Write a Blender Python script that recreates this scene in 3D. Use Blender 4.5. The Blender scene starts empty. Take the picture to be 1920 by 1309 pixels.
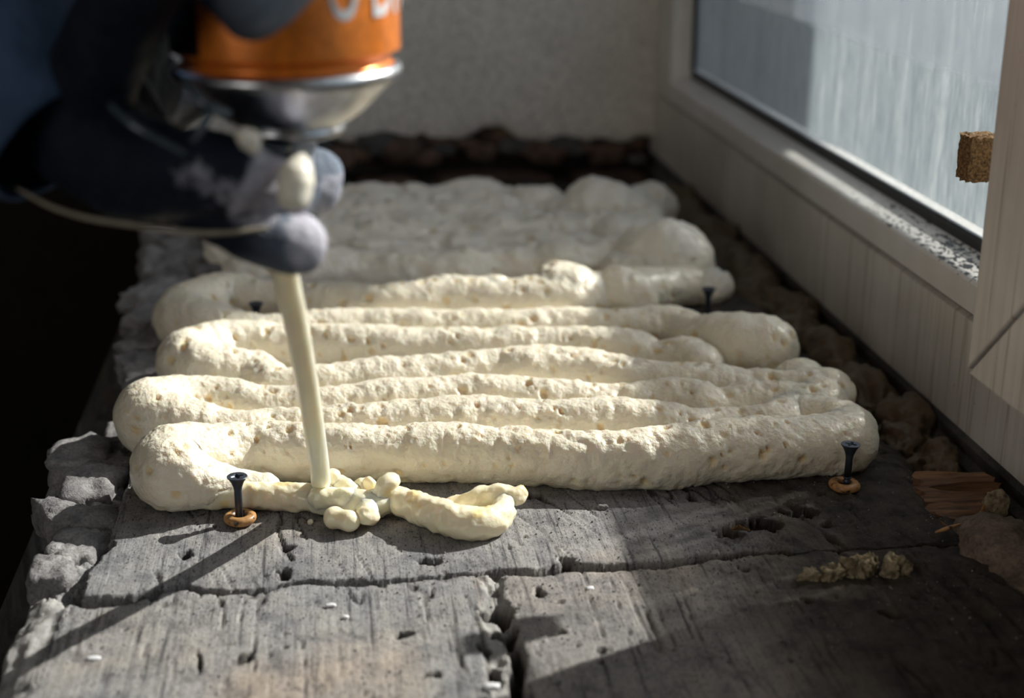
import bpy, bmesh, math, random
import numpy as np
from mathutils import Vector, Matrix
random.seed(7)
R = math.radians
S = bpy.context.scene
COL = S.collection

# ---------------------------------------------------------------- camera
F, PITCH, YAW, CH = 2667.0, R(19.2), R(7.26), 0.255
cf = np.array([math.sin(YAW)*math.cos(PITCH), math.cos(YAW)*math.cos(PITCH), -math.sin(PITCH)])
cr = np.array([math.cos(YAW), -math.sin(YAW), 0.0])
cu = np.cross(cr, cf)
CAM = np.array([0, 0, CH])
cd = bpy.data.cameras.new('camera'); cam = bpy.data.objects.new('camera', cd); COL.objects.link(cam)
M = Matrix(((cr[0], cu[0], -cf[0], 0), (cr[1], cu[1], -cf[1], 0), (cr[2], cu[2], -cf[2], CH), (0, 0, 0, 1)))
cam.matrix_world = M
cd.sensor_width = 36; cd.lens = F/1920*36; cd.clip_start = 0.02; cd.clip_end = 300
cd.dof.use_dof = True; cd.dof.focus_distance = 0.585; cd.dof.aperture_fstop = 7.0; cd.dof.aperture_blades = 0
S.camera = cam

# ---------------------------------------------------------------- world, sun, added room fill, exposure
W = bpy.data.worlds.new('sky'); S.world = W; W.use_nodes = True
wn = W.node_tree; wn.nodes.clear()
sky = wn.nodes.new('ShaderNodeTexSky'); sky.sky_type = 'NISHITA'; sky.sun_disc = False
sky.sun_elevation = R(34); sky.sun_rotation = R(65); sky.air_density = 1.0; sky.dust_density = 1.5
bg = wn.nodes.new('ShaderNodeBackground'); wo = wn.nodes.new('ShaderNodeOutputWorld')
wn.links.new(sky.outputs[0], bg.inputs[0]); bg.inputs[1].default_value = 0.30
wn.links.new(bg.outputs[0], wo.inputs[0])
SUNK = Vector((1.35, 0.62, 1.0))
sl = bpy.data.lights.new('sun', 'SUN'); sl.energy = 13.2; sl.angle = R(0.6); sl.color = (1, 0.955, 0.88)
so = bpy.data.objects.new('sun', sl); COL.objects.link(so); so.location = (3, 1.5, 3)
so.rotation_euler = SUNK.to_track_quat('Z', 'Y').to_euler()
al = bpy.data.lights.new('room_fill', 'AREA'); al.shape = 'RECTANGLE'; al.size = 1.2; al.size_y = 1.3  # added fill light that lifts the room side, no real source there
al.energy = 10.0; al.color = (1.0, 0.96, 0.90)
ao = bpy.data.objects.new('room_fill', al); COL.objects.link(ao)
ao.location = (-1.9, -1.5, 0.75)
ao.rotation_euler = (Vector(ao.location) - Vector((0.1, 0.8, 0))).to_track_quat('Z', 'Y').to_euler()
S.view_settings.view_transform = 'Standard'; S.view_settings.look = 'None'
S.view_settings.exposure = 0.0; S.view_settings.gamma = 1.0; S.view_settings.use_curve_mapping = False
S.cycles.use_denoising = True
S.cycles.max_bounces = 6; S.cycles.transparent_max_bounces = 12
S.cycles.sample_clamp_indirect = 4.0

# ---------------------------------------------------------------- helpers
def at(px, py, z=0.0):
    d = cf*F + cr*(px-960) - cu*(py-654.5); return CAM + d*((z-CH)/d[2])
def atd(px, py, depth):
    return CAM + (cf*F + cr*(px-960) - cu*(py-654.5))*(depth/F)

def hash3(ix, iy, iz, seed):
    h = (ix.astype(np.int64)*374761393 + iy.astype(np.int64)*668265263 + iz.astype(np.int64)*2147483647 + seed*144665) & 0xffffffff
    h = ((h ^ (h >> 13))*1274126177) & 0xffffffff
    h = ((h ^ (h >> 16))*2246822519) & 0xffffffff
    h = h ^ (h >> 15)
    return (h & 0xffffff)/float(0xffffff)
def vnoise(p, scale, seed=0):
    """smooth value noise in -1..1 on (n,3) points"""
    q = p/scale; i = np.floor(q).astype(np.int64); f = q-i; f = f*f*f*(f*(f*6-15)+10)
    out = np.zeros(len(p))
    for dx in (0, 1):
        wx = f[:, 0] if dx else 1-f[:, 0]
        for dy in (0, 1):
            wy = f[:, 1] if dy else 1-f[:, 1]
            for dz in (0, 1):
                wz = f[:, 2] if dz else 1-f[:, 2]
                out += wx*wy*wz*hash3(i[:, 0]+dx, i[:, 1]+dy, i[:, 2]+dz, seed)
    return out*2-1
def fbm(p, scale, octs=3, seed=0, gain=0.5):
    o = np.zeros(len(p)); a = 1.0; t = 0
    for k in range(octs):
        o += a*vnoise(p, scale, seed+k*17); t += a; a *= gain; scale *= 0.5
    return o/t
def pits(p, cell, prob, rmin, rmax, seed):
    """0 outside, up to 1 in the middle of randomly scattered round pits"""
    q = p/cell; i = np.floor(q).astype(np.int64); out = np.zeros(len(p))
    for dx in (-1, 0, 1):
        for dy in (-1, 0, 1):
            for dz in (-1, 0, 1):
                a, b, c = i[:, 0]+dx, i[:, 1]+dy, i[:, 2]+dz
                on = hash3(a, b, c, seed) < prob
                cx = a+hash3(a, b, c, seed+1); cy = b+hash3(a, b, c, seed+2); cz = c+hash3(a, b, c, seed+3)
                rr = rmin+(rmax-rmin)*hash3(a, b, c, seed+4)**2
                d = np.sqrt((q[:, 0]-cx)**2+(q[:, 1]-cy)**2+(q[:, 2]-cz)**2)*cell/rr
                out = np.maximum(out, np.where(on, np.clip(1-d, 0, 1), 0))
    return out
def sstep(a, b, x):
    t = np.clip((x-a)/(b-a), 0, 1); return t*t*(3-2*t)

def link(o, parent=None):
    COL.objects.link(o)
    if parent is not None: o.parent = parent
    return o
def mesh_obj(name, verts, faces, mat, parent=None, smooth=True, attrs=None):
    me = bpy.data.meshes.new(name)
    verts = np.asarray(verts, dtype=np.float64)
    if isinstance(faces, np.ndarray) and faces.ndim == 2:
        n, k = faces.shape
        me.vertices.add(len(verts)); me.vertices.foreach_set('co', verts.ravel())
        me.loops.add(n*k); me.loops.foreach_set('vertex_index', faces.ravel().astype(np.int32))
        me.polygons.add(n); me.polygons.foreach_set('loop_start', np.arange(n, dtype=np.int32)*k)
        me.polygons.foreach_set('loop_total', np.full(n, k, dtype=np.int32))
        me.update(calc_edges=True)
    else:
        me.from_pydata(verts.tolist(), [], [list(map(int, f)) for f in faces]); me.update()
    if smooth: me.polygons.foreach_set('use_smooth', np.ones(len(me.polygons), dtype=bool))
    if attrs:
        for an, av in attrs.items():
            a = me.attributes.new(an, 'FLOAT', 'POINT'); a.data.foreach_set('value', np.asarray(av, dtype=np.float32))
    me.validate()
    o = bpy.data.objects.new(name, me); o.data.materials.append(mat)
    return link(o, parent)
def bm_obj(name, bm, mat, parent=None, smooth=False):
    bmesh.ops.recalc_face_normals(bm, faces=bm.faces)
    me = bpy.data.meshes.new(name); bm.to_mesh(me); bm.free()
    if smooth: me.polygons.foreach_set('use_smooth', np.ones(len(me.polygons), dtype=bool))
    o = bpy.data.objects.new(name, me)
    if mat: me.materials.append(mat)
    return link(o, parent)
def empty(name, loc=(0, 0, 0)):
    o = bpy.data.objects.new(name, None); o.location = loc; o.empty_display_size = 0.02
    return link(o)
def keep(child_list, root):
    """children were built in world space; root may stand elsewhere"""
    for c in child_list: c.matrix_parent_inverse = Matrix.Translation(root.location).inverted()
def tag(o, label=None, cat=None, group=None, kind=None):
    if label: o['label'] = label
    if cat: o['category'] = cat
    if group: o['group'] = group
    if kind: o['kind'] = kind
    return o
def box_bm(x0, x1, y0, y1, z0, z1, bevel=0.0, bm=None):
    bm = bm or bmesh.new()
    r = bmesh.ops.create_cube(bm, size=1.0)
    for v in r['verts']:
        v.co = Vector((x0+(v.co.x+.5)*(x1-x0), y0+(v.co.y+.5)*(y1-y0), z0+(v.co.z+.5)*(z1-z0)))
    if bevel:
        es = list({e for v in r['verts'] for e in v.link_edges})
        bmesh.ops.bevel(bm, geom=es, offset=bevel, segments=2, affect='EDGES', profile=0.5)
    return bm
def prism_y(name, prof, y0, y1, mat, parent=None, ny=2):
    """closed (x,z) profile run along Y"""
    n = len(prof); ys = np.linspace(y0, y1, ny)
    v = [(x, y, z) for y in ys for x, z in prof]
    f = [[k*n+i, k*n+(i+1) % n, (k+1)*n+(i+1) % n, (k+1)*n+i] for k in range(ny-1) for i in range(n)]
    f += [list(range(n))[::-1], [(ny-1)*n+i for i in range(n)]]
    bm = bmesh.new(); vs = [bm.verts.new(p) for p in v]
    for q in f: bm.faces.new([vs[i] for i in q])
    return bm_obj(name, bm, mat, parent)
def catmull(pts, step):
    P = np.asarray(pts, float); P = np.vstack([2*P[0]-P[1], P, 2*P[-1]-P[-2]]); out = []
    for i in range(1, len(P)-2):
        L = np.linalg.norm(P[i+1][:3]-P[i][:3]); n = max(2, int(L/step))
        t = np.arange(n)[:, None]/n
        a, b, c, d = P[i-1], P[i], P[i+1], P[i+2]
        out.append(0.5*((2*b)+(-a+c)*t+(2*a-5*b+4*c-d)*t**2+(-a+3*b-3*c+d)*t**3))
    out.append(P[-2][None]); return np.vstack(out)
def sweep(pts, step=0.001, nring=64, caps=True, squash=1.0):
    """tube along pts (x,y,z,r): returns verts, quads(+tri fans as degenerate-free lists), outward normals"""
    C = catmull(pts, step)
    if caps:
        def cap(end):
            c0 = C[0] if end == 0 else C[-1]; c1 = C[1] if end == 0 else C[-2]
            t = (c0[:3]-c1[:3]); t /= np.linalg.norm(t)+1e-12; r = c0[3]; o = []
            n = max(4, int(r*1.4/step))
            for k in range(1, n+1):
                a = k/n*math.pi/2*0.97
                o.append(np.r_[c0[:3]+t*r*math.sin(a), r*math.cos(a)])
            return np.array(o)
        C = np.vstack([cap(0)[::-1], C, cap(1)])
    P, r = C[:, :3], C[:, 3]
    T = np.gradient(P, axis=0); T /= np.linalg.norm(T, axis=1)[:, None]+1e-12
    # parallel-ish frame: prefer world up
    up = np.tile([0, 0, 1.0], (len(P), 1))
    N = np.cross(up, T); bad = np.linalg.norm(N, axis=1) < 0.15
    N[bad] = np.cross(np.array([0, 1.0, 0]), T[bad]); N /= np.linalg.norm(N, axis=1)[:, None]
    B = np.cross(T, N)
    a = np.arange(nring)/nring*2*math.pi
    nv = N[:, None, :]*np.cos(a)[None, :, None] + B[:, None, :]*np.sin(a)[None, :, None]*squash
    V = P[:, None, :] + nv*r[:, None, None]
    rs_ = np.gradient(r)/(np.linalg.norm(np.gradient(P, axis=0), axis=1)+1e-9)
    rs_ = np.clip(rs_, -20, 20)[:, None, None]; nv = nv - T[:, None, :]*rs_; nv /= np.linalg.norm(nv, axis=2)[:, :, None]
    m = len(P); idx = np.arange(m*nring).reshape(m, nring)
    q = np.stack([idx[:-1, :], np.roll(idx[:-1, :], -1, 1), np.roll(idx[1:, :], -1, 1), idx[1:, :]], -1).reshape(-1, 4)
    V = V.reshape(-1, 3); NV = nv.reshape(-1, 3)
    if caps:   # close poles
        V = np.vstack([V, P[0], P[-1]]); NV = np.vstack([NV, -T[0], T[-1]])
        s, e = len(V)-2, len(V)-1
        j = np.arange(nring); jn = np.roll(j, -1); L = (m-1)*nring
        # quads with a doubled pole vertex are avoided: pair segments
        f0 = np.stack([np.full(nring//2, s), idx[0][(2*np.arange(nring//2)+2) % nring], idx[0][2*np.arange(nring//2)+1], idx[0][2*np.arange(nring//2)]], -1)
        f1 = np.stack([np.full(nring//2, e), idx[-1][2*np.arange(nring//2)], idx[-1][2*np.arange(nring//2)+1], idx[-1][(2*np.arange(nring//2)+2) % nring]], -1)
        q = np.vstack([q, f0, f1])
    return V, q, NV
def join(parts):
    V, Q, N, o = [], [], [], 0
    for v, q, n in parts: V.append(v); Q.append(q+o); N.append(n); o += len(v)
    return np.vstack(V), np.vstack(Q), np.vstack(N)

# ---------------------------------------------------------------- materials
def mat(name):
    m = bpy.data.materials.new(name); m.use_nodes = True; nt = m.node_tree; nt.nodes.clear()
    out = nt.nodes.new('ShaderNodeOutputMaterial'); p = nt.nodes.new('ShaderNodeBsdfPrincipled')
    nt.links.new(p.outputs[0], out.inputs[0]); return m, nt, p, out
def nd(nt, t, **kw):
    n = nt.nodes.new(t)
    for k, v in kw.items():
        if k in ('operation', 'blend_type', 'data_type', 'attribute_name', 'feature', 'vector_type', 'noise_dimensions'): setattr(n, k, v)
        else: n.inputs[k].default_value = v
    return n
def coords(nt, scale=(1, 1, 1), rot=(0, 0, 0)):
    g = nt.nodes.new('ShaderNodeNewGeometry'); mp = nt.nodes.new('ShaderNodeMapping')
    mp.inputs['Scale'].default_value = scale; mp.inputs['Rotation'].default_value = rot
    nt.links.new(g.outputs['Position'], mp.inputs['Vector']); return mp.outputs[0]
def noise(nt, vec, scale, detail=4, rough=0.55):
    n = nd(nt, 'ShaderNodeTexNoise', Scale=scale, Detail=detail, Roughness=rough); nt.links.new(vec, n.inputs['Vector']); return n.outputs['Fac']
def ramp(nt, fac, stops):
    r = nt.nodes.new('ShaderNodeValToRGB'); e = r.color_ramp.elements
    while len(e) < len(stops): e.new(0.5)
    for i, (p, c) in enumerate(stops): e[i].position = p; e[i].color = (*c, 1) if len(c) == 3 else c
    nt.links.new(fac, r.inputs[0]); return r.outputs[0]
def mix(nt, fac, a, b, blend='MIX'):
    m = nt.nodes.new('ShaderNodeMix'); m.data_type = 'RGBA'; m.blend_type = blend
    for s, v in ((m.inputs[0], fac), (m.inputs[6], a), (m.inputs[7], b)):
        if isinstance(v, (int, float)): s.default_value = v
        elif isinstance(v, tuple): s.default_value = (*v, 1)
        else: nt.links.new(v, s)
    return m.outputs[2]
def mth(nt, op, a, b=None, c=None):
    m = nt.nodes.new('ShaderNodeMath'); m.operation = op
    for i, v in enumerate((a, b, c)):
        if v is None: continue
        if isinstance(v, (int, float)): m.inputs[i].default_value = v
        else: nt.links.new(v, m.inputs[i])
    return m.outputs[0]
def bump(nt, p, h, strength=0.5, dist=0.001, prev=None):
    b = nt.nodes.new('ShaderNodeBump'); b.inputs['Strength'].default_value = strength; b.inputs['Distance'].default_value = dist
    nt.links.new(h, b.inputs['Height'])
    if prev is not None: nt.links.new(prev, b.inputs['Normal'])
    nt.links.new(b.outputs[0], p.inputs['Normal']); return b.outputs[0]
def attr(nt, name):
    a = nt.nodes.new('ShaderNodeAttribute'); a.attribute_name = name; return a.outputs['Fac']

def foam_mat(name, base, inner, sss=0.35, rough=0.42):
    m, nt, p, out = mat(name)
    v = coords(nt)
    n1 = noise(nt, v, 60, 3); n2 = noise(nt, v, 350, 3)
    c = mix(nt, mth(nt, 'MULTIPLY', n1, 0.5), base, tuple(x*y for x, y in zip(base, (0.97, 0.91, 0.74))))
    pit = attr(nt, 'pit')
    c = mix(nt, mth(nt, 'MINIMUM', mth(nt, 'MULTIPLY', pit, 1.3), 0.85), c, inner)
    nt.links.new(c, p.inputs['Base Color'])
    p.inputs['Subsurface Weight'].default_value = sss; p.inputs['Subsurface Radius'].default_value = (1.0, 0.65, 0.3)
    p.inputs['Subsurface Scale'].default_value = 0.004
    p.inputs['Roughness'].default_value = rough; p.inputs['Coat Weight'].default_value = 0.35; p.inputs['Coat Roughness'].default_value = 0.25
    vo = nd(nt, 'ShaderNodeTexVoronoi', Scale=520.0); nt.links.new(v, vo.inputs['Vector'])
    b = bump(nt, p, vo.outputs['Distance'], 0.35, 0.0006)
    b = bump(nt, p, n2, 0.75, 0.0013, b)
    return m
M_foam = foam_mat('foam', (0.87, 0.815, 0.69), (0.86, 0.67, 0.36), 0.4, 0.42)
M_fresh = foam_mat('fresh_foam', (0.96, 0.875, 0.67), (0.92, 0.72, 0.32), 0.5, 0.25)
for n_ in M_fresh.node_tree.nodes:
    if n_.type == 'BUMP': n_.inputs['Strength'].default_value *= 0.35
M_oldfoam = foam_mat('old_foam', (0.10, 0.070, 0.040), (0.04, 0.025, 0.014), 0.0, 0.7)
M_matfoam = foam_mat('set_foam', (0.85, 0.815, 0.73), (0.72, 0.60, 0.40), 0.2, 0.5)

def wood_mat():
    m, nt, p, out = mat('weathered_wood')
    v = coords(nt, (1, 1, 1)); g = coords(nt, (420, 16, 60), (0, 0, R(9)))
    big = noise(nt, v, 9, 4); med = noise(nt, v, 70, 5, 0.65); grain = noise(nt, g, 1.0, 5, 0.6)
    fine = noise(nt, v, 900, 3, 0.7)
    c = ramp(nt, big, [(0.30, (0.215, 0.218, 0.224)), (0.52, (0.285, 0.278, 0.272)), (0.68, (0.345, 0.308, 0.268))])
    c = mix(nt, 1.0, c, ramp(nt, grain, [(0.33, (0.30, 0.30, 0.32)), (0.42, (0.88, 0.88, 0.89)), (0.75, (1.15, 1.14, 1.12))]), 'MULTIPLY')
    c = mix(nt, 1.0, c, ramp(nt, med, [(0.30, (0.55, 0.56, 0.6)), (0.5, (1, 1, 1)), (0.7, (1.12, 1.1, 1.05))]), 'MULTIPLY')
    c = mix(nt, 1.0, c, ramp(nt, fine, [(0.32, (0.55, 0.55, 0.55)), (0.45, (1, 1, 1)), (0.68, (1.05, 1.05, 1.05)), (0.75, (1.6, 1.6, 1.55))]), 'MULTIPLY')
    fl = noise(nt, coords(nt, (1500, 420, 600), (0, 0, R(9))), 1.0, 3, 0.6)
    c = mix(nt, 1.0, c, ramp(nt, fl, [(0.34, (0.22, 0.22, 0.23)), (0.41, (1, 1, 1)), (0.66, (1.0, 1.0, 1.0)), (0.74, (1.35, 1.34, 1.3))]), 'MULTIPLY')
    c = mix(nt, attr(nt, 'warm'), c, mix(nt, 1.0, c, (1.20, 1.04, 0.90), 'MULTIPLY'))
    c = mix(nt, attr(nt, 'cement'), c, ramp(nt, med, [(0.35, (0.27, 0.265, 0.25)), (0.65, (0.44, 0.43, 0.41))]))
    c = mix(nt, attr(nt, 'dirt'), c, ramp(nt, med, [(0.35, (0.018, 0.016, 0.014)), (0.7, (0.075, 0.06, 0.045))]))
    nt.links.new(c, p.inputs['Base Color']); p.inputs['Roughness'].default_value = 0.85; p.inputs['Specular IOR Level'].default_value = 0.25
    b = bump(nt, p, grain, 0.6, 0.0008); b = bump(nt, p, fine, 0.5, 0.0006, b); bump(nt, p, med, 0.5, 0.002, b)
    return m
M_wood = wood_mat()
def stone_mat(name, c0, c1, sc=70, rough=0.9, fine=700):
    m, nt, p, out = mat(name); v = coords(nt)
    a = noise(nt, v, sc, 5, 0.65); f = noise(nt, v, fine, 3, 0.7)
    c = ramp(nt, a, [(0.33, c0), (0.66, c1)])
    c = mix(nt, 1.0, c, ramp(nt, f, [(0.3, (0.6, 0.6, 0.6)), (0.5, (1, 1, 1)), (0.75, (1.3, 1.3, 1.3))]), 'MULTIPLY')
    nt.links.new(c, p.inputs['Base Color']); p.inputs['Roughness'].default_value = rough; p.inputs['Specular IOR Level'].default_value = 0.25
    b = bump(nt, p, f, 0.6, 0.0008); bump(nt, p, a, 0.7, 0.003, b); return m
M_stone = stone_mat('masonry_stone', (0.13, 0.125, 0.13), (0.30, 0.29, 0.285))
M_brick = stone_mat('old_brick', (0.045, 0.031, 0.025), (0.16, 0.100, 0.070), 40)
M_mortar = stone_mat('dark_mortar', (0.035, 0.033, 0.032), (0.10, 0.095, 0.09), 40)
M_plaster = stone_mat('plaster', (0.58, 0.545, 0.485), (0.66, 0.625, 0.56), 9, 0.9, 260)
M_room = stone_mat('room_paint', (0.50, 0.47, 0.42), (0.55, 0.52, 0.47), 4, 0.9, 200)
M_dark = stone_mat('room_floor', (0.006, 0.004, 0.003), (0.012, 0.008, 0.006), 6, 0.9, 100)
M_out = stone_mat('yard_ground', (0.11, 0.122, 0.13), (0.15, 0.165, 0.175), 1.2, 0.9, 20)
M_crumb = stone_mat('dirty_foam_crumb', (0.10, 0.075, 0.045), (0.50, 0.42, 0.27), 170)
M_rubble = stone_mat('rubble', (0.10, 0.078, 0.06), (0.28, 0.22, 0.17), 60)
M_cork = stone_mat('cork', (0.05, 0.028, 0.012), (0.42, 0.25, 0.11), 900, 0.9, 1600)
def splint_mat():
    m, nt, p, out = mat('split_timber'); g = coords(nt, (30, 400, 400)); a = noise(nt, g, 1, 4)
    nt.links.new(ramp(nt, a, [(0.3, (0.05, 0.022, 0.01)), (0.7, (0.24, 0.12, 0.05))]), p.inputs['Base Color'])
    p.inputs['Roughness'].default_value = 0.75; bump(nt, p, a, 0.6, 0.001); return m
M_split = splint_mat()

def frame_mat():
    """white plastic, grimy, with run-down drip streaks"""
    m, nt, p, out = mat('grimy_white_plastic')
    v = coords(nt); s = coords(nt, (20, 150, 3)); s2 = coords(nt, (40, 420, 9))
    st = noise(nt, s, 1, 3, 0.6); st2 = noise(nt, s2, 1, 3); bg_ = noise(nt, v, 14, 4); sp = noise(nt, v, 420, 2, 0.6)
    c = mix(nt, 0.0, (0.70, 0.68, 0.64), (0.6, 0.6, 0.6))
    c = mix(nt, ramp(nt, st, [(0.58, (0, 0, 0)), (0.62, (1, 1, 1)), (0.66, (0, 0, 0))]), c, (0.46, 0.42, 0.355))
    c = mix(nt, 1.0, c, ramp(nt, st2, [(0.3, (0.86, 0.86, 0.86)), (0.6, (1, 1, 1))]), 'MULTIPLY')
    c = mix(nt, 1.0, c, ramp(nt, bg_, [(0.3, (0.80, 0.79, 0.76)), (0.65, (1.04, 1.04, 1.04))]), 'MULTIPLY')
    c = mix(nt, 1.0, c, ramp(nt, sp, [(0.20, (0.25, 0.24, 0.22)), (0.27, (1, 1, 1))]), 'MULTIPLY')
    nt.links.new(c, p.inputs['Base Color']); p.inputs['Roughness'].default_value = 0.38; p.inputs['Specular IOR Level'].default_value = 0.4
    return m
M_frame = frame_mat()
def ledge_mat():
    """glazing bead: the same plastic, speckled with black splashes towards the near end"""
    m, nt, p, out = mat('speckled_white_plastic')
    v = coords(nt); v2 = coords(nt, (1.6, 0.7, 1.0)); sp = noise(nt, v2, 330, 3, 0.6); sp2 = noise(nt, v2, 110, 2); w = noise(nt, v, 30, 4)
    g = nt.nodes.new('ShaderNodeNewGeometry'); sx = nt.nodes.new('ShaderNodeSeparateXYZ'); nt.links.new(g.outputs['Position'], sx.inputs[0])
    near = nt.nodes.new('ShaderNodeMapRange'); near.inputs['From Min'].default_value = 0.86; near.inputs['From Max'].default_value = 0.60
    nt.links.new(sx.outputs['Y'], near.inputs['Value'])
    up = nt.nodes.new('ShaderNodeSeparateXYZ'); nt.links.new(g.outputs['Normal'], up.inputs[0])
    upf = ramp(nt, up.outputs['Z'], [(0.55, (0, 0, 0)), (0.8, (1, 1, 1))])
    dens = mth(nt, 'MULTIPLY', mth(nt, 'MULTIPLY', near.outputs[0], 0.20), upf)
    thr = mth(nt, 'SUBTRACT', mth(nt, 'ADD', mth(nt, 'MULTIPLY', sp, 0.8), mth(nt, 'MULTIPLY', sp2, 0.2)), mth(nt, 'MULTIPLY', dens, 1.0))
    c = mix(nt, ramp(nt, w, [(0.35, (0, 0, 0)), (0.7, (0.6, 0.6, 0.6))]), (0.72, 0.71, 0.70), (0.60, 0.57, 0.52))
    c = mix(nt, ramp(nt, thr, [(0.29, (1, 1, 1)), (0.32, (0, 0, 0))]), c, (0.025, 0.025, 0.03))
    nt.links.new(c, p.inputs['Base Color']); p.inputs['Roughness'].default_value = 0.35
    return m
M_ledge = ledge_mat()
def simple(name, col, rough=0.5, metal=0.0, spec=0.5, bsc=None, bst=0.4, bd=0.001):
    m, nt, p, out = mat(name); p.inputs['Base Color'].default_value = (*col, 1); p.inputs['Roughness'].default_value = rough
    p.inputs['Metallic'].default_value = metal; p.inputs['Specular IOR Level'].default_value = spec
    v = coords(nt); n = noise(nt, v, bsc or 300, 3)
    nt.links.new(mix(nt, 1.0, col, ramp(nt, n, [(0.3, (0.8, 0.8, 0.8)), (0.7, (1.15, 1.15, 1.15))]), 'MULTIPLY'), p.inputs['Base Color'])
    if bsc: bump(nt, p, n, bst, bd)
    return m
M_gasket = simple('black_rubber_gasket', (0.012, 0.013, 0.015), 0.45)
M_strip = stone_mat('grimy_grey_strip', (0.045, 0.047, 0.047), (0.13, 0.125, 0.115), 50, 0.6)
M_seam = simple('dark_seam', (0.045, 0.032, 0.022), 0.8)
M_screw = simple('black_phosphate_steel', (0.055, 0.067, 0.092), 0.42, 0.5)
M_straw = simple('cream_plastic_tube', (0.96, 0.92, 0.76), 0.28, 0, 0.5, 12, 0.0)
M_straw.node_tree.nodes['Principled BSDF'].inputs['Subsurface Weight'].default_value = 1.0
M_straw.node_tree.nodes['Principled BSDF'].inputs['Subsurface Scale'].default_value = 0.005
M_straw.node_tree.nodes['Principled BSDF'].inputs['Subsurface Radius'].default_value = (1.0, 0.9, 0.7)
M_tin = simple('tinplate', (0.62, 0.63, 0.66), 0.30, 1.0)
M_orange = simple('orange_lacquer', (0.80, 0.22, 0.025), 0.30, 0.35)
M_letter = simple('white_print', (0.80, 0.80, 0.82), 0.4)
M_adapter = simple('pale_plastic', (0.52, 0.54, 0.60), 0.35)
M_trigger = simple('black_plastic', (0.012, 0.016, 0.022), 0.22, 0, 0.6)
M_black = simple('black_can_side', (0.012, 0.008, 0.006), 0.35)
M_guard = simple('smoky_glossy_plastic', (0.05, 0.075, 0.095), 0.2, 0, 0.8)
M_sleeve = simple('blue_work_cloth', (0.045, 0.080, 0.150), 0.85, 0, 0.3, 55, 0.9, 0.006)
def ring_mat():
    m, nt, p, out = mat('stained_ochre_plastic'); v = coords(nt); a = noise(nt, v, 330, 4, 0.6)
    nt.links.new(ramp(nt, a, [(0.36, (0.05, 0.028, 0.018)), (0.46, (0.42, 0.215, 0.075)), (0.7, (0.55, 0.31, 0.13))]), p.inputs['Base Color'])
    p.inputs['Roughness'].default_value = 0.4; bump(nt, p, a, 0.3, 0.0005); return m
M_ring = ring_mat()
def glove_mat():
    m, nt, p, out = mat('foam_stained_navy_glove')
    v = coords(nt); a = noise(nt, v, 75, 6, 0.75); knit = noise(nt, v, 900, 2); dusty_lit = noise(nt, v, 160, 4, 0.65)
    g = attr(nt, 'stain')
    c = mix(nt, ramp(nt, dusty_lit, [(0.4, (0, 0, 0)), (0.8, (0.3, 0.3, 0.3))]), (0.005, 0.008, 0.018), (0.022, 0.034, 0.062))
    c = mix(nt, mth(nt, 'MULTIPLY', attr(nt, 'dusty_lit'), 0.85), c, mix(nt, dusty_lit, (0.10, 0.14, 0.20), (0.36, 0.42, 0.52)))
    k = mth(nt, 'ADD', mth(nt, 'SUBTRACT', a, 0.5), mth(nt, 'MULTIPLY', mth(nt, 'SUBTRACT', g, 0.5), 0.7))
    c = mix(nt, ramp(nt, k, [(0.0, (0, 0, 0)), (0.22, (0.85, 0.85, 0.85))]), c, (0.55, 0.53, 0.60))
    nt.links.new(c, p.inputs['Base Color']); p.inputs['Roughness'].default_value = 0.6; p.inputs['Specular IOR Level'].default_value = 0.2
    b = bump(nt, p, knit, 0.3, 0.0008); bump(nt, p, a, 0.7, 0.004, b); return m
M_glove = glove_mat()
M_hem = simple('beige_glove_hem', (0.30, 0.26, 0.20), 0.8)

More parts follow.
